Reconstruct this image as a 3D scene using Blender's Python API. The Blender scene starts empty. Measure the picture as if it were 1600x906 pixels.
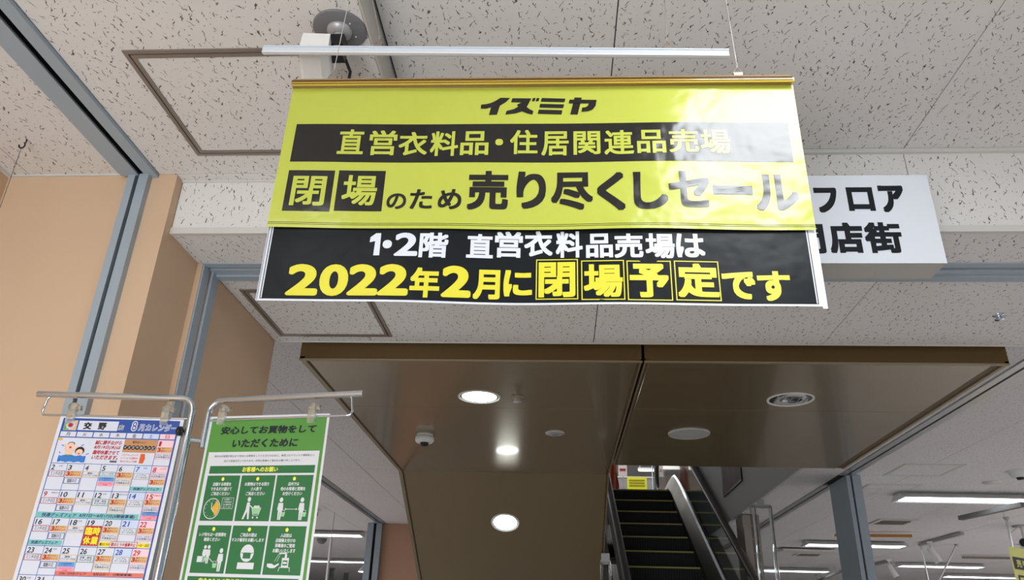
import bpy, math, random
import numpy as np
random.seed(7)
C = bpy.context.scene.collection
sc = bpy.context.scene
# ------------------------------------------------------------------ camera
YAW, PITCH, ROLL, F = .0661, .43625, .029846, 1202.
cy, sy, cp, sp = math.cos(YAW), math.sin(YAW), math.cos(PITCH), math.sin(PITCH)
FW = np.array([-sy*cp, cy*cp, sp]); RT = np.array([cy, sy, 0.]); UP = np.cross(RT, FW)
_c, _s = math.cos(ROLL), math.sin(ROLL)
RT, UP = _c*RT+_s*UP, -_s*RT+_c*UP
H = 1.6                                    # height of the lens above the floor
cam = bpy.data.objects.new('camera', bpy.data.cameras.new('camera')); C.objects.link(cam)
cam.data.sensor_width = 36; cam.data.lens = F/1600*36; cam.data.clip_start = .02
from mathutils import Matrix, Vector
cam.matrix_world = Matrix(((RT[0], UP[0], -FW[0], 0), (RT[1], UP[1], -FW[1], 0), (RT[2], UP[2], -FW[2], H), (0, 0, 0, 1)))
sc.camera = cam
# ------------------------------------------------------------------ world, lights, exposure
wd = bpy.data.worlds.new('world'); sc.world = wd; wd.use_nodes = True
wd.node_tree.nodes['Background'].inputs[0].default_value = (.93, .96, 1, 1)
wd.node_tree.nodes['Background'].inputs[1].default_value = .30
sc.view_settings.view_transform = 'Standard'; sc.view_settings.look = 'None'
sc.view_settings.exposure = 0.0; sc.view_settings.gamma = 1
def area(name, loc, size, power, rot=(0, 0, 0), col=(1, 1, 1)):
    l = bpy.data.lights.new(name, 'AREA'); l.shape = 'RECTANGLE'; l.size, l.size_y = size; l.energy = power; l.color = col
    o = bpy.data.objects.new(name, l); C.objects.link(o); o.location = loc; o.rotation_euler = rot
    return o
# unseen daylight source added to brighten the left ceiling; no glazing is built
area('daylight_fill', (-1.1, -2.1, 1.0), (1.2, 1.9), 88, (math.radians(90), 0, 0), (.93, .97, 1))
# sales floor ceiling lighting beyond the frame, left and right of the escalator hall
area('sales_floor_light', (8.6, 7.5, 2.9), (5, 7), 370, (0, 0, 0), (1, .96, .95))
area('sales_floor_light', (-6.2, 8.0, 2.9), (4, 7), 300, (0, 0, 0), (1, .96, .95))
area('upper_floor_light', (0.8, 18.5, 6.2), (6, 6), 170, (0, 0, 0), (1, .97, .93))

# ------------------------------------------------------------------ helpers
def ray(x, y): return FW*F+(x-800)*RT-(y-453)*UP
def atZ(x, y, z): d = ray(x, y); p = d*(z/d[2]); return Vector((p[0], p[1], p[2]+H))
def atY(x, y, v): d = ray(x, y); p = d*(v/d[1]); return Vector((p[0], p[1], p[2]+H))
def atX(x, y, v): d = ray(x, y); p = d*(v/d[0]); return Vector((p[0], p[1], p[2]+H))
def s2l(c):
    return tuple((v/12.92 if v <= .04045 else ((v+.055)/1.055)**2.4) for v in c)
def rgb(r, g, b): return s2l((r/255, g/255, b/255))
def mat(name, col, rough=.6, metal=0, coat=0, emit=None, es=1, trans=0, ior=1.45, bump=None, spec=.5, alpha=1):
    m = bpy.data.materials.new(name); m.use_nodes = True; nt = m.node_tree; b = nt.nodes['Principled BSDF']
    b.inputs['Base Color'].default_value = (*col, 1); b.inputs['Roughness'].default_value = rough
    b.inputs['Metallic'].default_value = metal; b.inputs['Coat Weight'].default_value = coat; b.inputs['Coat Roughness'].default_value = .08
    b.inputs['IOR'].default_value = ior; b.inputs['Transmission Weight'].default_value = trans
    b.inputs['Specular IOR Level'].default_value = spec; b.inputs['Alpha'].default_value = alpha
    if emit:
        b.inputs['Emission Color'].default_value = (*emit, 1); b.inputs['Emission Strength'].default_value = es
    if bump:   # (scale, strength, distance)
        g = nt.nodes.new('ShaderNodeNewGeometry'); n = nt.nodes.new('ShaderNodeTexNoise'); n.inputs['Scale'].default_value = bump[0]
        n.inputs['Detail'].default_value = 3
        bp = nt.nodes.new('ShaderNodeBump'); bp.inputs['Strength'].default_value = bump[1]; bp.inputs['Distance'].default_value = bump[2]
        nt.links.new(g.outputs['Position'], n.inputs['Vector']); nt.links.new(n.outputs['Fac'], bp.inputs['Height'])
        nt.links.new(bp.outputs['Normal'], b.inputs['Normal'])
    return m
def mottled(name, c1, c2, scale, rough=.6, stretch=(1, 1, 1), bump=.0, **k):
    m = mat(name, c1, rough, **k); nt = m.node_tree; b = nt.nodes['Principled BSDF']
    g = nt.nodes.new('ShaderNodeNewGeometry'); mp = nt.nodes.new('ShaderNodeMapping'); mp.inputs['Scale'].default_value = stretch
    n = nt.nodes.new('ShaderNodeTexNoise'); n.inputs['Scale'].default_value = scale; n.inputs['Detail'].default_value = 5
    r = nt.nodes.new('ShaderNodeMix'); r.data_type = 'RGBA'; r.inputs[6].default_value = (*c1, 1); r.inputs[7].default_value = (*c2, 1)
    nt.links.new(g.outputs['Position'], mp.inputs['Vector']); nt.links.new(mp.outputs[0], n.inputs['Vector'])
    nt.links.new(n.outputs['Fac'], r.inputs[0]); nt.links.new(r.outputs[2], b.inputs['Base Color'])
    if bump:
        bp = nt.nodes.new('ShaderNodeBump'); bp.inputs['Strength'].default_value = bump; bp.inputs['Distance'].default_value = .002
        nt.links.new(n.outputs['Fac'], bp.inputs['Height']); nt.links.new(bp.outputs['Normal'], b.inputs['Normal'])
    return m
def fissured(name, base, mark, plane='xy', density=1.0):
    """white plasterboard with short worm-like fissures and pin holes"""
    m = mat(name, base, .75); nt = m.node_tree; N = nt.nodes.new; L = nt.links.new; b = nt.nodes['Principled BSDF']
    g = N('ShaderNodeNewGeometry'); sx = N('ShaderNodeSeparateXYZ'); L(g.outputs['Position'], sx.inputs[0])
    cb = N('ShaderNodeCombineXYZ'); L(sx.outputs[0], cb.inputs[0]); L(sx.outputs[1 if plane == 'xy' else 2], cb.inputs[1])
    def math_(op, a, b_=None, c=None):
        n = N('ShaderNodeMath'); n.operation = op
        for i, v in enumerate((a, b_, c)):
            if v is None: continue
            if isinstance(v, (int, float)): n.inputs[i].default_value = v
            else: L(v, n.inputs[i])
        return n.outputs[0]
    wn = N('ShaderNodeTexNoise'); wn.noise_dimensions = '2D'; wn.inputs['Scale'].default_value = 95; wn.inputs['Detail'].default_value = 1; L(cb.outputs[0], wn.inputs['Vector'])
    vs = N('ShaderNodeVectorMath'); vs.operation = 'SUBTRACT'; L(wn.outputs['Color'], vs.inputs[0]); vs.inputs[1].default_value = (.5, .5, .5)
    vm = N('ShaderNodeVectorMath'); vm.operation = 'SCALE'; L(vs.outputs[0], vm.inputs[0]); vm.inputs['Scale'].default_value = .011
    va = N('ShaderNodeVectorMath'); va.operation = 'ADD'; L(cb.outputs[0], va.inputs[0]); L(vm.outputs[0], va.inputs[1])
    masks = []
    for cells, Ln, Wd, off in ((37*density, .40, .046, 0.), (56*density, .10, .066, 7.3)):
        sc_ = N('ShaderNodeVectorMath'); sc_.operation = 'SCALE'; L(va.outputs[0], sc_.inputs[0]); sc_.inputs['Scale'].default_value = cells
        ad = N('ShaderNodeVectorMath'); ad.operation = 'ADD'; L(sc_.outputs[0], ad.inputs[0]); ad.inputs[1].default_value = (off, off, 0)
        vo = N('ShaderNodeTexVoronoi'); vo.voronoi_dimensions = '2D'; vo.inputs['Scale'].default_value = 1; L(ad.outputs[0], vo.inputs['Vector'])
        df = N('ShaderNodeVectorMath'); df.operation = 'SUBTRACT'; L(ad.outputs[0], df.inputs[0]); L(vo.outputs['Position'], df.inputs[1])
        s = N('ShaderNodeSeparateXYZ'); L(df.outputs[0], s.inputs[0]); cc = N('ShaderNodeSeparateColor'); L(vo.outputs['Color'], cc.inputs[0])
        th = math_('MULTIPLY_ADD', cc.outputs[0], 1.5, -.75)
        co, si = math_('COSINE', th), math_('SINE', th)
        along = math_('ADD', math_('MULTIPLY', s.outputs[0], si), math_('MULTIPLY', s.outputs[1], co))
        across = math_('SUBTRACT', math_('MULTIPLY', s.outputs[0], co), math_('MULTIPLY', s.outputs[1], si))
        ln = math_('MULTIPLY_ADD', cc.outputs[1], Ln, Ln*.25)
        q = math_('ADD', math_('POWER', math_('ABSOLUTE', math_('DIVIDE', along, ln)), 2), math_('POWER', math_('ABSOLUTE', math_('DIVIDE', across, Wd)), 2))
        mr = N('ShaderNodeMapRange'); mr.interpolation_type = 'SMOOTHSTEP'; mr.inputs[1].default_value = .5; mr.inputs[2].default_value = 1.2; mr.inputs[3].default_value = 1; mr.inputs[4].default_value = 0; L(q, mr.inputs[0])
        pr = math_('GREATER_THAN', cc.outputs[2], .22)
        masks.append(math_('MULTIPLY', mr.outputs[0], pr))
    mk = math_('MAXIMUM', masks[0], masks[1])
    bn = N('ShaderNodeTexNoise'); bn.inputs['Scale'].default_value = 1.3; L(g.outputs['Position'], bn.inputs['Vector'])
    mb = N('ShaderNodeMix'); mb.data_type = 'RGBA'; mb.inputs[6].default_value = (*base, 1); mb.inputs[7].default_value = (*[v*.93 for v in base], 1); L(bn.outputs['Fac'], mb.inputs[0])
    mx = N('ShaderNodeMix'); mx.data_type = 'RGBA'; L(mb.outputs[2], mx.inputs[6]); mx.inputs[7].default_value = (*mark, 1)
    L(math_('MULTIPLY', mk, .95), mx.inputs[0]); L(mx.outputs[2], b.inputs['Base Color'])
    bp = N('ShaderNodeBump'); bp.invert = True; bp.inputs['Strength'].default_value = .6; bp.inputs['Distance'].default_value = .0015
    L(mk, bp.inputs['Height']); L(bp.outputs['Normal'], b.inputs['Normal'])
    return m

class MB:
    """collects shapes, links them as one mesh object"""
    def __init__(s): s.v = []; s.f = []; s.sm = []
    def add(s, v, f, smooth=False):
        n = len(s.v); s.v += [tuple(p) for p in v]; s.f += [tuple(i+n for i in q) for q in f]; s.sm += [smooth]*len(f); return s
    def box(s, a, b, ch=0):
        x0, x1 = sorted((a[0], b[0])); y0, y1 = sorted((a[1], b[1])); z0, z1 = sorted((a[2], b[2]))
        if not ch:
            v = [(x, y, z) for z in (z0, z1) for y in (y0, y1) for x in (x0, x1)]
            return s.add(v, [(0, 2, 3, 1), (4, 5, 7, 6), (0, 1, 5, 4), (2, 6, 7, 3), (0, 4, 6, 2), (1, 3, 7, 5)])
        c = ch; v = []      # chamfered on its lower edges
        for z, k in ((z0, c), (z0+c, 0), (z1, 0)):
            v += [(x0+k, y0+k, z), (x1-k, y0+k, z), (x1-k, y1-k, z), (x0+k, y1-k, z)]
        f = [(3, 2, 1, 0), (8, 9, 10, 11)]
        for r in (0, 4):
            for i in range(4): j = (i+1) % 4; f.append((r+i, r+j, r+4+j, r+4+i))
        return s.add(v, f)
    def prism(s, poly, axis, a, b):
        """poly in the two other axes (order x,y,z without axis), extruded from a to b along axis"""
        def P(p, t): q = list(p); q.insert(axis, t); return q
        n = len(poly); v = [P(p, a) for p in poly]+[P(p, b) for p in poly]
        f = [tuple(range(n)), tuple(range(2*n-1, n-1, -1))]+[(i, n+i, n+(i+1) % n, (i+1) % n) for i in range(n)]
        return s.add(v, f)
    def quad(s, *p): return s.add(p, [tuple(range(len(p)))])
    def tube(s, path, r, n=10, cap=True):
        path = [Vector(p) for p in path]; rs = r if isinstance(r, (list, tuple)) else [r]*len(path)
        base = len(s.v); t = (path[1]-path[0]).normalized(); ref = Vector((0, 0, 1)) if abs(t.z) < .9 else Vector((1, 0, 0)); u = t.cross(ref).normalized()
        v = []
        for i, p in enumerate(path):
            if i == 0: d = path[1]-p
            elif i == len(path)-1: d = p-path[i-1]
            else: d = (path[i+1]-p).normalized()+(p-path[i-1]).normalized()
            d.normalize(); u = (u-d*u.dot(d)).normalized(); w = d.cross(u)
            for k in range(n): a = 2*math.pi*k/n; v.append(p+(u*math.cos(a)+w*math.sin(a))*rs[i])
        f = [(i*n+k, i*n+(k+1) % n, (i+1)*n+(k+1) % n, (i+1)*n+k) for i in range(len(path)-1) for k in range(n)]
        s.add(v, f, True)
        if cap: s.add(v[:n], [tuple(range(n))[::-1]]); s.add(v[-n:], [tuple(range(n))])
        return s
    def lathe(s, prof, c, ax=(0, 0, 1), n=32, smooth=True):
        """profile (r,h) around axis ax through c"""
        ax = Vector(ax).normalized(); ref = Vector((1, 0, 0)) if abs(ax.x) < .9 else Vector((0, 1, 0)); u = ax.cross(ref).normalized(); w = ax.cross(u); c = Vector(c)
        v = [c+ax*h+(u*math.cos(2*math.pi*k/n)+w*math.sin(2*math.pi*k/n))*max(r, 1e-5) for r, h in prof for k in range(n)]
        f = [(i*n+k, i*n+(k+1) % n, (i+1)*n+(k+1) % n, (i+1)*n+k) for i in range(len(prof)-1) for k in range(n)]
        return s.add(v, f, smooth)
    def build(s, name, m, parent=None, **props):
        off = Vector((0, 0, 0))
        if parent is not None:
            q = parent
            while q is not None: off += q.location; q = q.parent
        me = bpy.data.meshes.new(name); me.from_pydata([tuple(Vector(p)-off) for p in s.v], [], s.f); me.polygons.foreach_set('use_smooth', s.sm); me.materials.append(m); me.update()
        o = bpy.data.objects.new(name, me); C.objects.link(o); o.parent = parent
        for k, v in props.items(): o[k] = v
        return o
def tag(o, label, cat, group=None, kind=None):
    o['label'] = label; o['category'] = cat
    if group: o['group'] = group
    if kind: o['kind'] = kind
    return o
def thing(name, loc, label, cat, group=None):
    o = bpy.data.objects.new(name, None); C.objects.link(o); o.location = loc; o.empty_display_size = .1
    return tag(o, label, cat, group)
def struct(name, mb, m, loc=None, **k):
    return mb.build(name, m, None, kind='structure', **k)
def dup(root, loc, label, group=None):
    r = root.copy(); C.objects.link(r); r.location = loc; r['label'] = label
    if group: r['group'] = group
    for ch in list(root.children):
        c = ch.copy(); C.objects.link(c); c.parent = r
        for g in ch.children: d = g.copy(); C.objects.link(d); d.parent = c
    return r

# ------------------------------------------------------------------ materials
M = {}
MARK = rgb(88, 78, 66)
M['board'] = fissured('fissured_ceiling_board', (.80, .785, .77), MARK)
M['board_side'] = fissured('fissured_fascia_board', (.80, .785, .77), MARK, 'xz')
M['board_far'] = mottled('far_ceiling_board', (.78, .76, .76), (.74, .72, .72), 6, .8)
M['dark'] = mat('joint_shadow_backing', (.05, .045, .04), .9)
M['gyp'] = mottled('painted_riser', (.62, .60, .56), (.57, .55, .51), 3, .7)
M['trim'] = mat('off_white_trim', (.66, .65, .62), .5)
M['peach'] = mottled('peach_wallpaper', rgb(216, 186, 156), rgb(210, 180, 151), 2.5, .85, bump=.08)
M['peach_shop'] = mottled('peach_wallpaper_hall', rgb(200, 160, 135), rgb(192, 152, 128), 2.5, .85)
M['steel'] = mottled('grey_powder_coated_steel', rgb(166, 179, 190), rgb(158, 171, 182), 4, .45)
M['slot_shade'] = mat('shutter_slot_shade', (.006, .006, .007), .6)  # black stands in for the shade deep inside the shutter slots
M['alu'] = mat('aluminium_frame', rgb(140, 130, 122), .4, .3)
M['alu2'] = mat('brushed_aluminium', (.62, .62, .63), .3, .9)
M['chrome'] = mat('chrome', (.64, .72, .82), .14, 1)
M['brown'] = mottled('bronze_painted_metal_panel', (.27, .205, .115), (.25, .19, .107), 1.5, .25, metal=.5, coat=.4)
M['brown_face'] = mottled('bronze_fascia', (.125, .073, .024), (.105, .062, .02), 2.0, .45, metal=.3)
M['brown_lip'] = mat('bronze_edge_trim', (.30, .24, .155), .35, .4)
M['brown_dark'] = mat('bronze_groove', (.10, .066, .024), .5)
M['white_pl'] = mat('white_plastic', (.78, .78, .77), .4)
M['grey_pl'] = mat('grey_plastic', (.19, .19, .20), .5)
M['ltgrey'] = mat('light_grey_metal', (.42, .42, .43), .4, .3)
M['black'] = mat('black_plastic', (.012, .012, .014), .4)
M['lamp'] = mat('lit_lamp', (1, 1, 1), .5, emit=(.93, 1, .98), es=14)
M['tube'] = mat('lit_fluorescent_tube', (1, 1, 1), .5, emit=(.86, .95, 1), es=7)
M['panel_light2'] = mat('lit_diffuser_bright', (1, 1, 1), .5, emit=(.93, .97, 1), es=20)
M['panel_light'] = mat('lit_diffuser', (1, 1, 1), .5, emit=(.95, .98, 1), es=6)
M['refl'] = mat('lamp_reflector', (.85, .85, .85), .08, 1)
M['floor'] = mottled('vinyl_floor', (.54, .53, .52), (.49, .48, .47), 1.2, .35)
M['glass'] = mat('balustrade_glass', (.85, .92, .9), .03, trans=1, ior=1.45)
M['acrylic'] = mat('clear_acrylic', (.93, .95, .95), .04, trans=1, ior=1.3)
M['clip'] = mat('cloudy_clear_plastic', (.75, .73, .64), .25, trans=.75, ior=1.4)
M['rubber'] = mat('black_handrail_rubber', (.085, .074, .064), .35)
M['ss'] = mottled('stainless_steel', (.10, .10, .092), (.08, .08, .075), 5, .42, stretch=(8, 1, 1), metal=.85)
M['step'] = mat('escalator_step_black', (.004, .004, .0045), .6)
M['stepy'] = mat('worn_yellow_step_edge', rgb(196, 190, 110), .6)
M['wire'] = mat('steel_wire', (.45, .44, .42), .4, .6)
# printed sheets
def ink(name, c, rough=.28, bump=(9, .35, .010), coat=.0, spec=.62): return mat(name, c, rough, bump=bump, coat=coat, spec=spec)
YB = (.42, .465, .062)
M['yellow'] = ink('banner_yellow', YB, .24, (7, .75, .014)); M['bblack'] = ink('banner_black', (.008, .007, .007), .20, (7, .75, .014))
M['yellow2'] = ink('strip_yellow', (.62, .57, .025), .4, (6, .2, .01)); M['sblack'] = ink('strip_black', (.006, .008, .010), .34, (8, .4, .012), 0, .2)
M['swhite'] = ink('strip_white', (.60, .63, .69), .4, (6, .2, .01))
M['gold'] = mottled('golden_brown_rail', (.34, .20, .075), (.28, .165, .06), 9, .22, stretch=(.1, 1, 1), coat=.8)
M['gold2'] = mat('amber_rail_lip', (.52, .37, .05), .25, coat=.5)
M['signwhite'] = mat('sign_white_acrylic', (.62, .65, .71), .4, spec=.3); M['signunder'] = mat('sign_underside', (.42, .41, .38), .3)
M['signblack'] = mat('sign_black', (.008, .010, .013), .6, spec=.2)
PC = dict(white=rgb(212, 216, 230), blue=rgb(38, 76, 158), navy=rgb(34, 44, 105), black=(.012, .012, .014), red=rgb(178, 28, 36), pink=rgb(240, 202, 214), ltblue=rgb(200, 212, 240),
          orange=rgb(224, 178, 122), orange2=rgb(214, 90, 30), teal=rgb(120, 190, 190), coral=rgb(222, 112, 92), yellow=rgb(248, 222, 40), gold=rgb(226, 178, 84), green=rgb(84, 150, 90),
          midblue=rgb(96, 150, 214), rose=rgb(240, 150, 170), tan=rgb(196, 140, 92), skin=rgb(236, 196, 168), leaf=rgb(104, 158, 68), poolblue=rgb(28, 112, 196), greyt=rgb(170, 165, 130),
          g_green=rgb(86, 146, 66), g_dark=rgb(46, 112, 66), g_yel=rgb(236, 236, 90), g_text=rgb(26, 40, 44), g_or=rgb(226, 176, 62), paper=rgb(216, 218, 224), greytext=rgb(90, 90, 96), palegreen=rgb(150, 205, 150))
_pm = {}
def pmat(k):
    if k not in _pm: _pm[k] = mat('print_'+k, PC[k], .45)
    return _pm[k]

# ------------------------------------------------------------------ text to mesh
_tc = {}
def text_mesh(t, off=0., res=3):
    k = (t, off, res)
    if k in _tc: return _tc[k]
    cu = bpy.data.curves.new('t', 'FONT'); cu.body = t; cu.resolution_u = res; cu.fill_mode = 'BOTH'; cu.dimensions = '2D'
    o = bpy.data.objects.new('t', cu); C.objects.link(o)
    dg = bpy.context.evaluated_depsgraph_get(); me = bpy.data.meshes.new_from_object(o.evaluated_get(dg))
    v = [(p.co.x, p.co.y) for p in me.vertices]; f = [tuple(q.vertices) for q in me.polygons]
    bpy.data.objects.remove(o); bpy.data.curves.remove(cu); bpy.data.meshes.remove(me)
    if not v: v = [(0, 0), (.01, 0), (0, .01)]; f = [(0, 1, 2)]
    dirs = [(0, 0)]
    if off > 0:
        q = off*.9
        if t.isascii(): dirs += [(off*math.cos(i*math.pi/8), off*math.sin(i*math.pi/8)) for i in range(16)]
        else: dirs += [(i*q, j*q) for i in (-1, 0, 1) for j in (-1, 0, 1) if (i or j) and (res > 2 or (i and j))]
    z = [j*1.0 for j in range(len(dirs)) for _ in v]; n = len(v)
    f = [tuple(i+n*j for i in q) for j in range(len(dirs)) for q in f]; v = [(x+dx, y+dy) for dx, dy in dirs for x, y in v]
    xs = [p[0] for p in v]; ys = [p[1] for p in v]; a, b, c, d = min(xs), min(ys), max(xs), max(ys)
    v = [((x-a)/max(c-a, 1e-6), (y-b)/max(d-b, 1e-6), k_*.012) for (x, y), k_ in zip(v, z)]
    _tc[k] = (v, f, (c-a)/max(d-b, 1e-6)); return _tc[k]

class Sheet:
    """flat or gently waved printed sheet; u to the right, v downwards, in metres"""
    def __init__(s, O, U, nrm, wave=None, shear=0, tilt=0, step=.0004):
        s.O = Vector(O); s.U = Vector(U); s.n = Vector(nrm); s.wave = wave; s.sh = shear; s.tilt = tilt; s.step = step; s.acc = {}; s.split = False
    def P(s, u, v, layer=0):
        w = s.wave(u, v) if s.wave else 0
        return s.O+s.U*(u+s.sh*v)+Vector((0, 0, -(v+s.tilt*u)))+s.n*(w+layer*s.step)
    def uv(s, x, y):
        d = Vector(ray(x, y)); c = Vector((0, 0, H)); t = (s.O-c).dot(s.n)/d.dot(s.n); p = c+d*t-s.O
        u = p.dot(s.U); v = -p.z-s.tilt*u; return u-s.sh*v, v
    def px(s, x0, y0, x1, y1):
        """box on the sheet seen at these pixels (x taken at mid height, y at mid width)"""
        ym = (y0+y1)/2; xm = (x0+x1)/2
        return s.uv(x0, ym)[0], s.uv(xm, y0)[1], s.uv(x1, ym)[0], s.uv(xm, y1)[1]
    def put(s, m, name, layer, pts, faces):
        k = (m.name, name, len(s.acc) if s.split else 0); pts = [p if len(p) == 3 else (*p, 0) for p in pts]; s.acc.setdefault(k, (m, name, MB()))[2].add([s.P(u, v, layer+k_) for u, v, k_ in pts], faces)
    def rect(s, m, u0, v0, u1, v1, layer=1, name='printed_panel', seg=.05):
        nx = max(1, int(abs(u1-u0)/seg)); ny = max(1, int(abs(v1-v0)/seg))
        if not s.wave: nx = ny = 1
        pts = [(u0+(u1-u0)*i/nx, v0+(v1-v0)*j/ny) for j in range(ny+1) for i in range(nx+1)]
        f = [(j*(nx+1)+i, (j+1)*(nx+1)+i, (j+1)*(nx+1)+i+1, j*(nx+1)+i+1) for j in range(ny) for i in range(nx)]
        s.put(m, name, layer, pts, f)
    def frame(s, m, u0, v0, u1, v1, t, layer=1, name='printed_panel'):
        if s.split:
            o_ = [(u0, v0), (u1, v0), (u1, v1), (u0, v1)]; i_ = [(u0+t, v0+t), (u1-t, v0+t), (u1-t, v1-t), (u0+t, v1-t)]
            return s.put(m, 'printed_frame', layer, o_+i_, [(i, (i+1) % 4, 4+(i+1) % 4, 4+i) for i in range(4)])
        for a in ((u0, v0, u1, v0+t), (u0, v1-t, u1, v1), (u0, v0+t, u0+t, v1-t), (u1-t, v0+t, u1, v1-t)): s.rect(m, *a, layer, name)
    def poly(s, m, pts, layer=1, name='printed_panel'): s.put(m, name, layer, pts, [tuple(range(len(pts)))])
    def disc(s, m, u, v, ru, rv=None, layer=1, name='printed_panel', n=20, a0=0, a1=2*math.pi):
        rv = rv or ru; s.poly(m, [(u+ru*math.cos(a0+(a1-a0)*k/n), v+rv*math.sin(a0+(a1-a0)*k/n)) for k in range(n+(a1-a0 < 6))]+([(u, v)] if a1-a0 < 6 else []), layer, name)
    def line(s, m, a, b, w, layer=2, name='printed_panel'):
        dx, dy = b[0]-a[0], b[1]-a[1]; l = math.hypot(dx, dy); nx, ny = -dy/l*w/2, dx/l*w/2
        s.poly(m, [(a[0]+nx, a[1]+ny), (b[0]+nx, b[1]+ny), (b[0]-nx, b[1]-ny), (a[0]-nx, a[1]-ny)], layer, name)
    def text(s, m, t, u0, v0, u1, v1, off=0., layer=2, slant=0., res=3, name='lettering'):
        v, f, _ = text_mesh(t, off, res)
        s.put(m, name, layer, [(u0+(u1-u0)*a+slant*(b-.5)*(v1-v0), v1-(v1-v0)*b, k_) for a, b, k_ in v], f)
    def finish(s, parent):
        for m, name, mb in s.acc.values():
            o = mb.build(name, m, parent)
            if not s.split and name != 'poster_sheet': o['kind'] = 'stuff'   # hundreds of tiny printed marks

# ================================================================== STRUCTURE
# floor
struct('floor', MB().box((-14, -7, -.05), (16, 25, 0)), M['floor'])
ZL, ZR, Z2, Z3 = 1.322+H, 1.417+H, 1.133+H, 1.37+H
YW, YB0, YB1, YE = 1.978, 2.016, 2.216, 2.935
XW, XC, XS = -1.746, -1.195, -.45
JX = .1435
def boards(parent, x0, x1, y0, y1, z, bw=.91, bl=1.82, yo=0., m=None, xo=JX, gap=.003, hole=None, th=.009):
    xs = [x0]; k = math.ceil((x0-xo)/bw+1e-6)
    while xo+k*bw < x1-.02:
        if xo+k*bw > x0+.02: xs.append(xo+k*bw)
        k += 1
    xs.append(x1); ys = [y0]; k = math.ceil((y0-yo)/bl+1e-6)
    while yo+k*bl < y1-.02:
        if yo+k*bl > y0+.02: ys.append(yo+k*bl)
        k += 1
    ys.append(y1)
    for i in range(len(xs)-1):
        for j in range(len(ys)-1):
            MB().box((xs[i]+gap/2, ys[j]+gap/2, z), (xs[i+1]-gap/2, ys[j+1]-gap/2, z+th), .0015).build('ceiling_board', m or M['board'], parent)
# left, lower part of the near ceiling
cl = struct('ceiling', MB().box((XW, -3.2, ZL+.010), (XS-.02, YB0, ZL+.06)), M['dark'])
boards(cl, XW, -1.377, -3.2, YW, ZL, yo=YW, xo=JX); boards(cl, -1.2545, XS-.004, -3.2, YB0, ZL, yo=YW, xo=XS)
# right, higher part
cr = struct('ceiling', MB().box((XS, -3.2, ZR+.010), (7, YB0, ZR+.06)), M['dark'])
boards(cr, XS+.004, 7, -3.2, YB0, ZR, yo=YB0)
struct('trim_1', MB().box((XS-.004, -3.2, ZL-.002), (XS, YB0, ZR)), M['gyp'])            # riser between the two levels
struct('trim_2', MB().box((XS, YB0-.012, ZR-.014), (7, YB0, ZR-.001)).box((XC, YB0-.006, ZL-.006), (XS, YB0, ZL)), M['trim'])
# beam
bm = struct('trim_3', MB().box((XC, YB0+.010, Z2+.010), (7, YB1, ZR+.05)), M['dark'])
xs = [XC, JX+.91-1.82, JX+.91-.91, JX+.91, JX+1.82, JX+2.73, JX+4.55, 7]
for a, b in zip(xs, xs[1:]):
    top = ZL if b <= XS+.2 else ZR
    MB().box((a+.0015, YB0, Z2+.018), (b-.0015, YB0+.009, ZR if a > XS-.5 else ZL)).build('fascia_board', M['board_side'], bm)
MB().box((XC, YB0+.009, Z2), (7, YB1, Z2+.009)).build('soffit_board', M['board'], bm)
MB().box((XC, YB0-.004, Z2-.003), (7, YB0+.012, Z2+.018)).build('corner_trim', M['trim'], bm)
# second ceiling, shutter track in front of it
c2 = struct('ceiling', MB().box((XC-.1, 2.33, Z2+.010), (7, YE-.004, Z3+.02)), M['dark'])
boards(c2, -1.177, 7, 2.335, YE-.005, Z2, yo=2.335)
MB().box((-1.177, YE-.005, Z2-.004), (7, YE, Z3)).build('edge_trim', M['trim'], c2)
# escalator hall and sales floor ceiling (opening above the escalators)
OX0, OX1, OY0, OY1 = -1.035, 1.93, 3.0, 13.6
c3 = struct('ceiling', MB().box((-10, YE, Z3+.010), (OX0-.05, 24, Z3+.06)).box((OX1+.012, YE, Z3+.010), (13, 24, Z3+.06)).box((OX0-.05, 13.6, Z3+.010), (OX1+.012, 24, Z3+.06)), M['dark'])
M['board3'] = fissured('fissured_hall_board', (.78, .765, .775), rgb(140, 130, 122))
boards(c3, -2.12, OX0-.045, YE, 9.8, Z3, yo=YE, m=M['board3']); boards(c3, OX1+.012, 2.308, YE, 24, Z3, yo=YE, m=M['board3'])
boards(c3, 2.42, 6.6, YE, 14.2, Z3, yo=YE-.6, m=M['board3']); boards(c3, -6, -2.23, YE, 14.2, Z3, yo=YE, m=M['board3'])
MB().box((6.603, YE, Z3), (13, 24, Z3+.009)).box((2.42, 14.203, Z3), (6.6, 24, Z3+.009)).box((-10, YE, Z3), (-6.003, 24, Z3+.009)).box((-6, 14.203, Z3), (-2.23, 24, Z3+.009)).box((-2.23, 14.2, Z3), (OX1+.012, 24, Z3+.009)).box((-2.12, 9.803, Z3), (OX0-.045, 14.2, Z3+.009)).build('ceiling_board', M['board_far'], c3, kind='stuff')

# shutter tracks and guides ----------------------------------------------------------------
def track(name_, segs, label_, parts_dark):
    t = thing(name_, (0, 0, 0), *label_)
    return t
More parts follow.
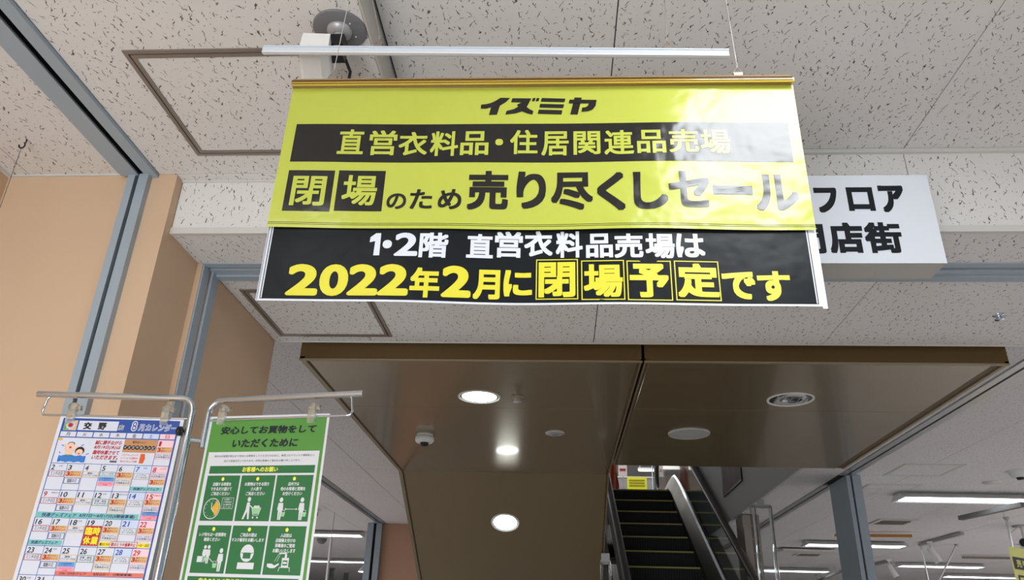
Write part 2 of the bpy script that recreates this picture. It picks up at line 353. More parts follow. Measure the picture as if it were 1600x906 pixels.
# (a) track across the near ceiling in the depth direction, guide on the wall
def steel_thing(loc, label, group='steel shutter tracks and guides'):
    return thing('shutter_track', loc, label, 'shutter track', group)
t = steel_thing((-1.31, 1.9, ZL), 'long grey steel shutter track running across the near ceiling at upper left', None)
MB().box((-1.377, -3, ZL-.006), (-1.305, 1.962, ZL+.009)).box((-1.366, -3, ZL-.014), (-1.309, 1.962, ZL-.005)).build('track_flange', M['steel'], t)
MB().box((-1.290, -3, ZL-.012), (-1.2545, 1.985, ZL+.009)).build('track_flange', M['steel'], t)
MB().prism([(-1.3055, ZL-.012), (-1.3035, ZL-.012), (-1.3035, ZL+.004), (-1.2915, ZL+.004), (-1.2915, ZL-.010), (-1.2895, ZL-.010), (-1.2895, ZL+.009), (-1.3055, ZL+.009)], 1, -3, 1.975).build('track_slot', M['slot_shade'], t)  # shallow slot lined in black in place of deep shade
g = thing('shutter_guide', (-1.31, 1.96, 0), 'tall grey steel shutter guide with black slot on the peach wall', 'shutter guide')
xl = [atY(x, 300, 1.962).x for x in (195.5, 206.5, 212.5, 227)]
MB().box((xl[0], 1.955, 0), (xl[1], YW, ZL-.012)).build('guide_rail', M['steel'], g)
MB().box((xl[2], 1.955, 0), (xl[3], YW, ZL-.010)).build('guide_rail', M['steel'], g)
MB().box((xl[1], 1.974, 0), (xl[2], YW, ZL-.010)).build('guide_slot', M['slot_shade'], g)
# (b) track behind the beam
t = steel_thing((1., 2.27, Z2), 'grey steel shutter track running sideways behind the white beam', None)
MB().box((-1.19, 2.216, Z2-.004), (7, 2.245, Z2+.03)).build('track_flange', M['steel'], t)
MB().box((-1.19, 2.262, Z2-.004), (7, 2.300, Z2+.03)).box((-1.19, 2.300, Z2-.010), (7, 2.335, Z2+.03)).build('track_flange', M['steel'], t)
MB().box((-1.19, 2.245, Z2+.02), (7, 2.262, Z2+.03)).build('track_slot', M['slot_shade'], t)
g = thing('shutter_guide', (-1.18, 2.28, 0), 'grey steel shutter guide on the shaded side wall between the peach column and the banner', 'shutter guide')
MB().box((-1.197, 2.222, 0), (-1.172, 2.262, Z2-.004)).build('guide_rail', M['steel'], g)
MB().box((-1.197, 2.278, 0), (-1.165, 2.325, Z2-.004)).build('guide_rail', M['steel'], g)
MB().box((-1.197, 2.262, 0), (-1.190, 2.278, Z2-.004)).build('guide_slot', M['slot_shade'], g)
# (c) hall right, (d) hall left
def depth_track(x0, x1, ya, yb, label):
    t = steel_thing(((x0+x1)/2, (ya+yb)/2, Z3), label, None); w = x1-x0
    MB().box((x0, ya, Z3-.008), (x0+w*.40, yb, Z3+.009)).build('track_flange', M['alu2'], t)
    MB().box((x0+w*.56, ya, Z3-.008), (x1, yb, Z3+.009)).build('track_flange', M['alu2'], t)
    MB().box((x0+w*.40, ya, Z3+.006), (x0+w*.56, yb, Z3+.009)).build('track_slot', M['slot_shade'], t)
depth_track(2.308, 2.42, YE+.01, 6.50, 'metal shutter track on the hall ceiling right of the bronze soffit')
depth_track(2.308, 2.42, 6.93, 13.0, 'metal shutter track on the hall ceiling beyond the grey post')
depth_track(-2.23, -2.12, YE+.01, 9.80, 'metal shutter track on the hall ceiling behind the green notice')
g = thing('shutter_post', (2.41, 6.7, 0), 'free standing grey steel shutter post with a black slot at the right of the escalator', 'shutter post')
MB().box((2.36, 6.50, 0), (2.392, 6.93, Z3-.004)).build('post_body', M['steel'], g)
MB().box((2.408, 6.50, 0), (2.475, 6.93, Z3-.004)).build('guide_rail', M['steel'], g)
MB().box((2.392, 6.53, 0), (2.408, 6.90, Z3-.006)).build('guide_slot', M['slot_shade'], g)
g = thing('shutter_guide', (-2.2, 9.78, 0), 'grey steel shutter guide beside the far pink wall, right of the green notice', 'shutter guide')
MB().box((-2.345, 9.74, 0), (-2.27, 9.82, Z3-.004)).build('guide_rail', M['steel'], g)
MB().box((-2.235, 9.74, 0), (-2.165, 9.82, Z3-.004)).build('guide_rail', M['steel'], g)
MB().box((-2.27, 9.79, 0), (-2.235, 9.82, Z3-.004)).build('guide_slot', M['slot_shade'], g)

# walls
struct('wall_left', MB().box((XW-.1, -3.2, 0), (XW, YW+.1, ZR+.3)), M['peach'])
struct('wall_front', MB().box((XW-.1, YW, 0), (XC, YW+.24, ZR+.3)), M['peach'])
struct('wall_passage', MB().box((XC-.2, YW+.24, 0), (-1.177, YE-.002, Z3+.02)), M['peach'])
struct('trim_4', MB().box((XW, -3.2, ZL-.008), (XW+.010, YW, ZL)).box((XW, YW-.008, ZL-.005), (-1.377, YW, ZL)), M['trim'])
struct('wall_hall', MB().box((-2.17, 9.8, 0), (-.9, 9.95, Z3+.02)), M['peach_shop'])
struct('wall_back', MB().box((-14, 24, 0), (16, 24.1, 8)), M['board_far'])
struct('wall_far_left', MB().box((-10.1, 2.9, 0), (-10, 24, 3.2)), M['board_far'])
struct('wall_far_right', MB().box((13, 2.9, 0), (13.1, 24, 3.2)), M['board_far'])
# stairwell of the escalators, upper floor
ZU = 3.93; YK2_ = 4.885
M['well'] = mottled('stairwell_grey_paint', (.50, .50, .50), (.46, .46, .46), 2, .6)
struct('wall_stairwell_right', MB().box((OX1, YE+.1, Z3-.004), (OX1+.012, 13.6, ZU+.9)), M['well'])
MB().box((1.775, YE+.002, Z3), (OX1+.010, YK2_, Z3+.009)).build('ceiling_board', M['board3'], c3)
struct('wall_stairwell_left', MB().box((OX0-.07, 3.0, Z3+.07), (OX0-.06, 9.9, ZU+.9)), M['well'])
struct('floor', MB().box((-4, 13.0, Z3+.3), (7, 24, ZU-.02)), M['floor'])
struct('ceiling', MB().box((-4, 2, 6.9), (7, 24, 6.95)), M['board_far'])
struct('wall_upper', MB().box((-4, 23.4, ZU), (7, 23.9, 6.4)), mottled('upper_wall_beige', (.55, .47, .38), (.5, .43, .35), 1, .8))

# ================================================================== ESCALATOR SOFFITS
ZS = 1.063+H; YF = 2.957
SL = math.tan(math.radians(29.2))
def soffit(x0, x1, yk, label, incl, joints):
    t = thing('escalator_soffit', ((x0+x1)/2, YF, ZS), label, 'escalator soffit')
    top = Z3+.012
    MB().box((x0, YF, ZS+.002), (x1, YF+.012, ZS+.40)).build('fascia', M['brown_face'], t)
    MB().box((x0-.002, YF-.002, ZS-.002), (x1+.002, YF+.012, ZS+.004)).build('fascia_lip', M['brown_lip'], t)
    xa, xb = (x0+.034, x1-.018) if incl else (x0+.018, x1-.055)
    # truss body: closed box, continuing down the slope where the escalator descends
    yend = 8.6 if incl else yk
    sec = [(YF+.012, ZS+.012), (yk, ZS+.012)]
    if incl: sec += [(yend, ZS+.012-(yend-yk)*SL), (yend, ZS+.012-(yend-yk)*SL+.9), (yk+.25, ZS+.9), (YF+.012, ZS+.9)]
    else: sec += [(yk, ZS+.32), (YF+.012, ZS+.32)]
    MB().prism(sec, 0, x0+.001, x1-.001).build('truss_casing', M['brown_face'] if not incl else M['brown_lip'], t)
    # lips along both sides
    GW = .012 if incl else .040      # the right soffit has a wide groove along its outer edge
    for a, b in ((x0, xa-.012), (xb+GW, x1)):
        lip = MB(); lip.box((a, YF, ZS), (b, yk, ZS+.013))
        if incl:
            lip.prism([(yk, ZS), (yend, ZS-(yend-yk)*SL), (yend, ZS+.013-(yend-yk)*SL), (yk, ZS+.013)], 0, a, b)
        lip.build('side_lip', M['brown_lip'], t)
    for a, b in ((xa-.012, xa), (xb, xb+GW)):
        gr = MB(); gr.box((a, YF+.02, ZS+.006), (b, yk, ZS+.0125))
        if incl: gr.prism([(yk, ZS+.006), (yend, ZS+.006-(yend-yk)*SL), (yend, ZS+.0125-(yend-yk)*SL), (yk, ZS+.0125)], 0, a, b)
        gr.build('side_groove', M['brown_dark'], t)
    ys = [YF+.012]+joints+[yk]
    for a, b in zip(ys, ys[1:]):
        MB().box((xa, a+.001, ZS+.003), (xb, b-.001, ZS+.0125), .0006).build('soffit_panel', M['brown'], t)
    if incl:
        for a, b in ((yk, 6.9), (6.9, yend)):
            za, zb = ZS-(a-yk)*SL, ZS-(b-yk)*SL
            MB().prism([(a+.001, za+.003), (b-.001, zb+.003), (b-.001, zb+.0125), (a+.001, za+.0125)], 0, xa, xb).build('soffit_panel', M['brown'], t)
    return t
YK1, YK2 = 5.16, 4.885
soffit(-1.069, .338, YK1, 'bronze metal underside of the descending escalator with two lit downlights, left half', True, [3.643])
soffit(.350, 1.768, YK2, 'flat bronze metal soffit with a switched-off downlight, right half above the escalator', False, [3.640])

# downlights etc on the soffit
def downlight(c, r, label, lit, ax=(0, 0, -1), group=None):
    """ax points out of the ceiling"""
    A = Vector(ax).normalized(); t = thing('downlight', c, label, 'downlight', group)
    MB().lathe([(r*.88, -.006), (r*.90, 0), (r*.93, .004), (r, .004), (r*1.01, .0), (r*1.01, -.004)], c, ax, 40).build('trim_ring', M['trim'], t)
    if lit:
        MB().lathe([(0, .0035), (r*.6, .003), (r*.885, -.001)], c, ax, 40).build('lamp_lens', M['lamp'], t)
    else:
        MB().lathe([(0, .0005), (r*.3, .0005), (r*.32, .002), (r*.6, .0022), (r*.75, .0018), (r*.89, .001)], c, ax, 40).build('reflector', M['refl'], t)
        for k in range(5):
            a = -.9+.45*k; p = Vector(c)+Vector((math.sin(a)*r*.8, -.01, -.0030)); MB().box(p-Vector((.003, r*.42, 0)), p+Vector((.003, r*.42, .002))).build('reflector_rib', M['grey_pl'], t)
    return t
zpan = ZS+.003
downlight((-.368, 3.467, zpan), .100, 'lit round downlight on the flat bronze soffit, brighter upper one', True)
sl = math.atan(SL); nrm = (0, -math.sin(sl), -math.cos(sl))
yl = 5.62; downlight((-.371, yl, ZS+.003-(yl-YK1)*SL), .100, 'lit round downlight on the sloping underside of the escalator, lower one', True, nrm)
downlight((1.060, 3.457, zpan), .104, 'switched-off downlight with a mirror reflector on the right bronze soffit', False)
t = thing('ceiling_speaker', (.698, 4.085, zpan), 'flat pale round speaker cover on the right bronze soffit', 'speaker')
MB().lathe([(0, .006), (.095, .006), (.104, .004), (.109, -.002)], (.698, 4.085, zpan), (0, 0, -1), 40).build('speaker_grille', mat('speaker_grille_grey', (.36, .37, .35), .6), t)
MB().lathe([(.100, .004), (.103, .008), (.109, .006), (.111, -.002)], (.698, 4.085, zpan), (0, 0, -1), 40).build('speaker_rim', M['ltgrey'], t)
c = (-.738, 4.187, zpan); t = thing('smoke_detector', c, 'white round smoke detector on the left bronze soffit', 'smoke detector')
MB().lathe([(.046, 0), (.046, .012), (.052, .014), (.052, .034), (.044, .044), (.0, .045)], c, (0, 0, -1), 28).build('detector_body', M['white_pl'], t)
MB().lathe([(.024, .044), (.024, .056), (.018, .062), (.0, .063)], c, (0, 0, -1), 20).build('sensing_chamber', M['black'], t)
c = (-.188, 3.471, zpan); t = thing('sprinkler_head', c, 'small round bronze sprinkler cover beside the upper lit downlight', 'sprinkler')
MB().lathe([(.030, -.002), (.030, .004), (.020, .006), (.0, .006)], c, (0, 0, -1), 24).build('escutcheon', M['brown_lip'], t)
MB().lathe([(.011, .006), (.011, .018), (.019, .020), (.019, .022), (0, .023)], c, (0, 0, -1), 16).build('deflector', M['ltgrey'], t)
c = (-.016, 4.109, zpan); t = thing('ceiling_sensor', c, 'small flat pale disc sensor near the centre gap of the bronze soffit', 'sensor')
MB().lathe([(.052, -.002), (.052, .004), (.044, .008), (.018, .009), (.0, .009)], c, (0, 0, -1), 28).build('sensor_plate', M['ltgrey'], t)
MB().lathe([(.016, .008), (.014, .014), (.0, .016)], c, (0, 0, -1), 16).build('sensor_lens', M['grey_pl'], t)

# ================================================================== RISING ESCALATOR
T = math.tan(math.radians(30)); YT, ZT = 12.4, 2.33+H
def zl(y): return ZT+(y-YT)*T
es = thing('escalator', (1.26, 9., 0), 'dark escalator with yellow step edges rising away to the upper floor', 'escalator')
RUN, RISE = .395, .228
for k in range(0, 16):
    y = YT-.02-k*RUN; z = ZT-k*RISE
    stp = MB().box((.785, y, z-RISE+.01), (1.735, y+.03, z-.012)).box((.785, y, z-.014), (1.735, y+RUN+.02, z-.004)).build('step', M['step'], es)
    MB().box((.79, y-.004, z-.022), (1.73, y+.022, z-.002)).build('step_edge', M['stepy'], stp)
    rb = MB()
    for i in range(30): xx = .80+i*.0313; rb.box((xx, y-.002, z-RISE+.02), (xx+.008, y, z-.024))
    rb.build('step_ribs', M['black'], stp)
MB().box((.78, YT-.01, ZT-.03), (1.74, 14.5, ZT-.001)).build('comb_plate', M['ss'], es)
def path_z(dz, y0=5.9, flat=14.4):
    """profile line offset dz above the step line, easing to the flat landing"""
    pts = []; y = y0
    while y < 11.9: pts.append((y, zl(y)+dz)); y += .6
    for k in range(9):
        yy = 11.9+k*.2; e = k/8; pts.append((yy, zl(11.9)+dz+(yy-11.9)*T*(1-.5*e)*(1 if e < .7 else 1)*min(1, 1.6/(1+1.6*e))))
    zf = pts[-1][1]
    pts.append((flat, zf)); return pts
def band(x0, z0, x1, z1, name, m):
    a, b = path_z(z0), path_z(z1); v = []
    for (ya, za), (yb, zb) in zip(a, b): v += [(x0, ya, za), (x1, yb, zb)]
    MB().add(v, [(2*i, 2*i+1, 2*i+3, 2*i+2) for i in range(len(a)-1)], True).build(name, m, es)
for sgn, xs_ in ((1, 1.745), (-1, .775)):
    X = lambda d: xs_+sgn*d
    band(X(0), -.25, X(.0), .05, 'skirt_panel', M['ss'])
    band(X(0), .05, X(.095), .24, 'inner_deck', M['ss'])
    band(X(.095), .24, X(.115), .27, 'deck_edge', M['chrome'])
    band(X(.16), .26, X(.30), .22, 'outer_deck', M['ss']); band(X(.30), .22, X(.30), -.5, 'outer_cladding', M['ss'])
    a, b = path_z(.25), path_z(.93); v = []
    for (ya, za), (yb, zb) in zip(a, b): v += [(X(.115), ya, za), (X(.115), yb, zb), (X(.125), ya, za), (X(.125), yb, zb)]
    f = []
    for i in range(len(a)-1):
        k = 4*i; f += [(k, k+1, k+5, k+4), (k+2, k+6, k+7, k+3), (k+1, k+3, k+7, k+5), (k, k+4, k+6, k+2)]
    MB().add(v, f).build('glass_panel', M['glass'], es)
    p = [(X(.12), y, z) for y, z in path_z(.95)]
    zc = p[-1][2]-.3; ye = p[-1][1]
    p += [(X(.12), ye+.3*math.sin(t_), zc+.3*math.cos(t_)) for t_ in [math.pi*i/8 for i in range(1, 9)]]
    MB().tube(p, .042, 10).build('handrail', M['rubber'], es)
# stairwell poster
sh = thing('framed_poster', (OX1-.01, 8.5, Z3+.3), 'dark framed poster on the grey stairwell wall right of the escalator handrail', 'poster')
pp = [atX(x, y, OX1-.012) for x, y in ((1122, 722), (1158, 722), (1159, 748), (1131, 775))]
ya, yb = pp[2].y, pp[3].y; zb_ = pp[2].z-.02
MB().box((OX1-.02, ya, zb_), (OX1-.001, yb, zb_+.75)).build('frame', M['black'], sh)
MB().box((OX1-.022, ya+.03, zb_+.03), (OX1-.019, yb-.03, zb_+.72)).build('print', mottled('poster_print', (.22, .15, .12), (.008, .012, .03), 4, .6), sh)
# acrylic safety guards
def guard(x, y, ztop, h, label, k=1.):
    t = thing('safety_guard', (x, y, ztop), label, 'safety guard')
    pts = [(x-.09+.0*i, y) for i in ()]
    mb = MB(); prof = [(x+a_*k, y+b_*k) for a_, b_ in ((-.10, .05), (-.10, -.02), (-.085, -.045), (-.06, -.05), (.06, -.05), (.085, -.045), (.10, -.02), (.10, .05))]
    inn = [(a*.96+x*.04, b+.004) for a, b in prof]
    n = len(prof); v = [(a, b, z) for z in (ztop-h, ztop-.06) for a, b in prof+inn[::-1]]; m_ = 2*n
    f = [(i, (i+1) % m_, m_+(i+1) % m_, m_+i) for i in range(m_)]
    for i in range(n-1): f += [(i, m_-1-i, m_-2-i, i+1), (m_+i, m_+i+1, 2*m_-2-i, 2*m_-1-i)]
    mb.add(v, f).build('guard_plate', M['acrylic'], t)
    for s in (-1, 1): MB().tube([(x+s*.075*k, y-.03*k, ztop-.06), (x+s*.075*k, y-.03*k, ztop-h)], .016*k, 12).build('edge_tube', M['acrylic'], t)
    MB().box((x-.09*k, y-.03*k, ztop-.075), (x+.09*k, y+.0, ztop-.045)).box((x-.03, y-.02, ztop-.05), (x+.03, y, ztop)).build('hanging_bracket', M['ltgrey'], t)
guard(1.95, 7.70, Z3-.005, 1.25, 'clear acrylic safety guard hanging above the right escalator handrail')
guard(.345, 5.90, ZS-(5.90-YK1)*SL-.004, .6, 'clear acrylic safety guard beside the left bronze escalator casing', .40)
# column beyond the handrail
cb = struct('column_hall', MB().box((1.965, 8.55, 0), (2.13, 8.9, Z3-.01)).box((1.955, 8.54, Z3-.14), (2.13, 8.55, Z3-.01)), mottled('hall_column', (.34, .30, .27), (.31, .27, .24), 2, .6))

# upper floor things, seen over the top step
def upx(x, y, Y): return atY(x, y, Y)
t = thing('sale_sign', upx(995, 761, 18), 'bright yellow sign seen above the top of the escalator', 'sign')
a, b = upx(980, 745, 18), upx(1011, 761, 18)
MB().box((a.x, 18, b.z-.05), (b.x, 18.04, a.z)).build('sign_board', mat('upper_sign_yellow', rgb(238, 240, 60), .5), t)
for xx in (a.x+.05, b.x-.05): MB().tube([(xx, 18.02, b.z-.05), (xx, 18.02, ZU)], .012, 8).build('sign_leg', M['alu2'], t)
for k in range(3): MB().box((a.x+.04, 17.99, a.z-.06-k*.06), (b.x-.05, 18, a.z-.09-k*.06)).build('printed_panel', mat('upper_sign_ink', rgb(160, 150, 30), .6), t)
t = thing('display_rack', upx(1030, 762, 19), 'grey counter behind the yellow sign on the upper floor', 'counter')
a, b = upx(962, 746, 19), upx(1028, 763, 19)
MB().box((a.x, 19, ZU), (b.x, 19.4, a.z)).build('counter_body', mat('upper_grey', (.28, .28, .30), .6), t)
MB().box((a.x-.02, 18.98, a.z), (b.x+.02, 19.42, a.z+.03)).build('counter_top', M['trim'], t)
t = thing('draped_garment', upx(958, 760, 16), 'terracotta cloth hanging at the left of the top step', 'clothing')
a, b = upx(950, 722, 16), upx(966, 764, 16); mb = MB(); rows = []
for j in range(7):
    for i in range(9):
        u_, v_ = i/8, j/6; mb.v.append((a.x+(b.x-a.x)*u_*(1-.1*math.sin(v_*5)), 16+.06*math.sin(u_*14+v_*3), a.z+(b.z-a.z)*v_))
mb.f = [(j*9+i, j*9+i+1, (j+1)*9+i+1, (j+1)*9+i) for j in range(6) for i in range(8)]; mb.sm = [True]*len(mb.f)
MB().tube([((a.x+b.x)/2, 16.1, b.z+.0), ((a.x+b.x)/2, 16.1, ZU)], .015, 8).build('stand_pole', M['alu2'], t)
mb.build('cloth', mat('terracotta_cloth', rgb(176, 92, 66), .8), t)
t = thing('price_card', upx(1067, 745, 17), 'small pink card beyond the right handrail on the upper floor', 'sign')
a, b = upx(1062, 739, 17), upx(1073, 750, 17); MB().box((a.x, 17, b.z), (b.x, 17.02, a.z)).build('card', mat('pink_card', rgb(225, 90, 95), .6), t)
MB().tube([((a.x+b.x)/2, 17.01, b.z), ((a.x+b.x)/2, 17.01, ZU)], .012, 8).build('card_stand', M['alu2'], t)
t = thing('white_notice', upx(972, 737, 17.5), 'white notice with red lines high above the top step', 'sign')
a, b = upx(966, 728, 17.5), upx(980, 744, 17.5); MB().box((a.x, 17.5, b.z), (b.x, 17.52, a.z+.2)).build('notice_board', mat('notice_white', (.7, .68, .68), .6), t)
MB().tube([((a.x+b.x)/2, 17.51, b.z), ((a.x+b.x)/2, 17.51, ZU)], .012, 8).build('notice_stand', M['alu2'], t)
MB().box((a.x+.03, 17.49, b.z+.12), (b.x-.03, 17.5, b.z+.17)).build('printed_panel', pmat('red'), t)
t = thing('clothing_rack', (2.5, 16.5, ZU), 'rack of dark and pale clothes behind the right handrail on the upper floor', 'clothes rack')
MB().tube([(2.0, 16.5, ZU), (2.0, 16.5, ZU+1.45), (3.2, 16.5, ZU+1.45), (3.2, 16.5, ZU)], .015, 8).build('rack_frame', M['chrome'], t)
for k in range(9):
    col = [(.03, .04, .06), (.5, .46, .5), (.05, .05, .07), (.3, .12, .12)][k % 4]
    mb = MB(); xx = 2.05+k*.12
    mb.prism([(16.32, ZU+.7), (16.68, ZU+.7), (16.66, ZU+1.25), (16.53, ZU+1.42), (16.47, ZU+1.42), (16.34, ZU+1.25)], 0, xx, xx+.07).build('hanging_garment', mat('garment_%d' % k, col, .8), t)
t = thing('upper_ceiling_light', (1.55, 21, 6.75), 'lit light on the upper floor seen above the top step', 'ceiling light')
a = upx(1018, 733, 20.5)
t.location = a
MB().box((a.x-.35, 20.45, a.z-.02), (a.x+.35, 20.6, a.z+.03)).build('lamp_housing', M['white_pl'], t)
MB().box((a.x-.33, 20.46, a.z-.035), (a.x+.33, 20.59, a.z-.02)).build('lamp_lens', M['tube'], t)
for s in (-.3, .3): MB().tube([(a.x+s, 20.52, a.z+.03), (a.x+s, 20.52, 6.9)], .01, 6).build('suspension_rod', M['wire'], t)

# ================================================================== FLUORESCENT FIXTURES
def fixture(loc, L_, label, group='ceiling fluorescent fixtures over the sales floor'):
    x, y, z = loc; t = thing('fluorescent_fixture', loc, label, 'ceiling light', group)
    MB().prism([(y-.14, z-.055), (y-.05, z-.002), (y+.05, z-.002), (y+.14, z-.055), (y+.135, z-.06), (y+.05, z-.012), (y-.05, z-.012), (y-.135, z-.06)], 0, x, x+L_).build('reflector_body', M['white_pl'], t)
    for xx in (x, x+L_-.02):
        MB().prism([(y-.14, z-.06), (y-.05, z-.001), (y+.05, z-.001), (y+.14, z-.06)], 0, xx, xx+.02).build('end_cap', M['white_pl'], t)
    for s in (-1, 1):
        MB().tube([(x+.035, y+s*.055, z-.045), (x+L_-.035, y+s*.055, z-.045)], .017, 10).build('fluorescent_tube', M['tube'], t)
    return t
zf = Z3-.001
F0 = fixture((3.05, 7.24, zf), 1.25, 'lit two-tube fluorescent fixture nearest the grey post, right of it')
for (x, y), lab in {
    (3.17, 10.55): 'lit fluorescent fixture passing behind the grey post', (5.22, 12.8): 'lit fluorescent fixture further back, below the track spotlights',
    (3.3, 14.0): 'lit fluorescent fixture beyond the clear guard, left of the grey post', (6.55, 14.3): 'long lit fluorescent fixture at bottom right edge beside the yellow hanging sign',
    (-3.85, 10.6): 'lit fluorescent fixture nearest the green notice, on the left ceiling', (-4.55, 14.2): 'farther lit fluorescent fixture right of the green notice, behind the first',
    (4.33, 7.24): 'lit fluorescent fixture cut by the right picture edge', (5.6, 17.2): 'lit fluorescent fixture in the far distance between the hanging poles',
    (3.3, 19.0): 'distant lit fluorescent fixture low behind the handrail'}.items(): dup(F0, (x, y, zf), lab)
# panel above follows the banner highlight; unseen ones behind are added for floor bounce
def troffer(x, y, z, lx, ly, label, m='panel_light'):
    t = thing('recessed_light_panel', (x, y, z), label, 'ceiling light', 'recessed light panels above the viewer')
    MB().box((x-lx/2-.03, y-ly/2-.03, z-.006), (x+lx/2+.03, y+ly/2+.03, z-.001)).build('panel_frame', M['trim'], t)
    MB().box((x-lx/2, y-ly/2, z-.009), (x+lx/2, y+ly/2, z-.006)).build('light_diffuser', M[m], t)
troffer(.64, .48, ZR, .48, .80, 'recessed light panel in the ceiling above the viewer, nearest the banner', 'panel_light2')
for x, y, z in ((-.9, -.6, ZL), (.82, -1.6, ZR), (-.9, -2.2, ZL), (3.2, -2.2, ZR)): troffer(x, y, z, .30, 1.2, 'unseen light panel added in the ceiling behind the viewer')

# ================================================================== THINGS ON THE NEAR CEILINGS
def hatch(x0, x1, y0, y1, z, w, label, board=None, loc=None, m='alu'):
    t = thing('access_hatch', ((x0+x1)/2, (y0+y1)/2, z), label, 'access hatch')
    for a in ((x0, y0, x1, y0+w), (x0, y1-w, x1, y1), (x0, y0+w, x0+w, y1-w), (x1-w, y0+w, x1, y1-w)):
        MB().box((a[0], a[1], z-.004), (a[2], a[3], z+.001)).build('outer_frame', M[m], t)
    g_ = w+.004
    MB().box((x0+w, y0+w, z-.001), (x1-w, y1-w, z-.0003)).build('frame_gap', M['dark'], t)
    for a in ((x0+g_, y0+g_, x1-g_, y0+g_+w), (x0+g_, y1-g_-w, x1-g_, y1-g_), (x0+g_, y0+g_+w, x0+g_+w, y1-g_-w), (x1-g_-w, y0+g_+w, x1-g_, y1-g_-w)):
        MB().box((a[0], a[1], z-.0045), (a[2], a[3], z+.001)).build('inner_frame', M[m], t)
    MB().box((x0+g_+w, y0+g_+w, z-.0025), (x1-g_-w, y1-g_-w, z+.001)).build('hatch_board', board or M['board'], t)
hatch(-1.084, -.62, 1.425, 1.872, ZL, .011, 'large access hatch with an aluminium frame in the near ceiling, left of the camera')
hatch(-1.133, -.669, 2.42, 2.868, Z2, .011, 'access hatch with an aluminium frame in the lower ceiling, below left of the banner')
M['board_h'] = M['board3']
hatch(2.655, 3.115, 6.06, 6.50, Z3, .012, 'nearer square access hatch in the sales floor ceiling, right of the grey post', M['board3'], m='trim')
hatch(2.665, 3.12, 6.85, 7.08, Z3, .012, 'narrow access hatch just in front of the nearest fluorescent fixture', M['board3'], m='trim')
def air_vent(x0, x1, y0, y1, label):
    t = thing('air_vent', ((x0+x1)/2, (y0+y1)/2, Z3), label, 'air vent')
    MB().box((x0, y0, Z3-.012), (x1, y1, Z3-.0005)).build('vent_frame', M['trim'], t)
    MB().box((x0+.05, y0+.05, Z3-.014), (x1-.05, y1-.05, Z3-.011)).build('vent_opening', M['grey_pl'], t)
    for k in range(3): yy = y0+.1+k*(y1-y0-.2)/2.5; MB().box((x0+.05, yy, Z3-.02), (x1-.05, yy+.03, Z3-.013)).build('vent_slat', M['alu'], t)
air_vent(3.44, 3.84, 8.68, 9.06, 'square ceiling air vent behind the nearest fluorescent fixture')
air_vent(3.46, 3.84, 11.84, 12.19, 'farther ceiling air vent left of the grey post')
c = atZ(1560, 492, Z2-H); t = thing('sprinkler_head', c, 'small chrome sprinkler head on the lower ceiling at far right', 'sprinkler')
MB().lathe([(.020, 0), (.020, .003), (.010, .005), (.009, .014), (.016, .016), (.016, .018), (0, .019)], c, (0, 0, -1), 18).build('sprinkler_body', M['chrome'], t)

# camera on the ceiling: round plate, stem, bracket, white housing
c = Vector((-.518, 1.367, ZL)); t = thing('security_camera', c, 'white box security camera on a round grey ceiling plate', 'security camera')
MB().lathe([(.063, 0), (.063, .004), (.060, .0055), (.0, .0055)], c, (0, 0, -1), 40).build('ceiling_plate', M['grey_pl'], t)
MB().lathe([(.030, .005), (.029, .012), (.018, .018), (.0135, .020)], c, (0, 0, -1), 28).build('mount_collar', M['ltgrey'], t)
MB().tube([c+Vector((0, 0, -.012)), c+Vector((0, 0, -.062))], .0125, 16).build('stem', M['ltgrey'], t)
for a in ((-.036, .020), (.034, .022), (.030, -.02)): MB().lathe([(.003, .005), (.003, .007), (0, .0075)], c+Vector((a[0], a[1], 0)), (0, 0, -1), 8).build('screw', M['chrome'], t)
MB().box((-.532, 1.352, ZL-.060), (-.500, 1.384, ZL-.030)).box((-.545, 1.36, ZL-.075), (-.505, 1.40, ZL-.058)).build('bracket', M['black'], t)
hz0, hz1 = ZL-.115, ZL-.062
HB = []
for y, dx, dz in ((1.318, 0, 0), (1.55, -.045, -.020)):   # tapered housing, axis slightly down
    for (xx, zz) in ((-.588, hz0+.004), (-.580, hz0), (-.538, hz0), (-.520, hz0+.010), (-.520, hz1), (-.584, hz1+.004)): HB.append((xx+dx, y, zz+dz))
MB().add(HB, [(0, 1, 2, 3, 4, 5), (11, 10, 9, 8, 7, 6)]+[(i, 6+i, 6+(i+1) % 6, (i+1) % 6) for i in range(6)]).build('camera_housing', M['white_pl'], t)
MB().lathe([(.016, 0), (.016, .012), (.013, .014), (0, .010)], (-.594, 1.55, hz0+.008), (0, 1, 0), 20).build('camera_lens', M['black'], t)
MB().tube([(-.512, 1.385, ZL-.050), (-.500, 1.43, ZL-.075), (-.515, 1.47, ZL-.09), (-.53, 1.50, ZL-.075)], .004, 8).build('cable', M['black'], t)

# ceiling hook and its wire, far left
c = Vector((-1.565, 1.788, ZL)); t = thing('ceiling_hook', c, 'small black open hook in the ceiling above the peach wall, far left', 'hook')
pth = [c, c+Vector((0, 0, -.012))]+[c+Vector((-.009+.009*math.cos(a), 0, -.020+.010*math.sin(a))) for a in [1.2-.5*i for i in range(10)]]
MB().tube(pth, .0022, 8).build('hook_body', M['black'], t)
o = MB().tube([c+Vector((-.008, 0, -.029)), c+Vector((-.008, 0, -.9))], .0008, 6).build('hanging_wire', mat('dark_wire', (.08, .07, .06), .5)); tag(o, 'thin dark wire hanging from the black ceiling hook at far left', 'wire')

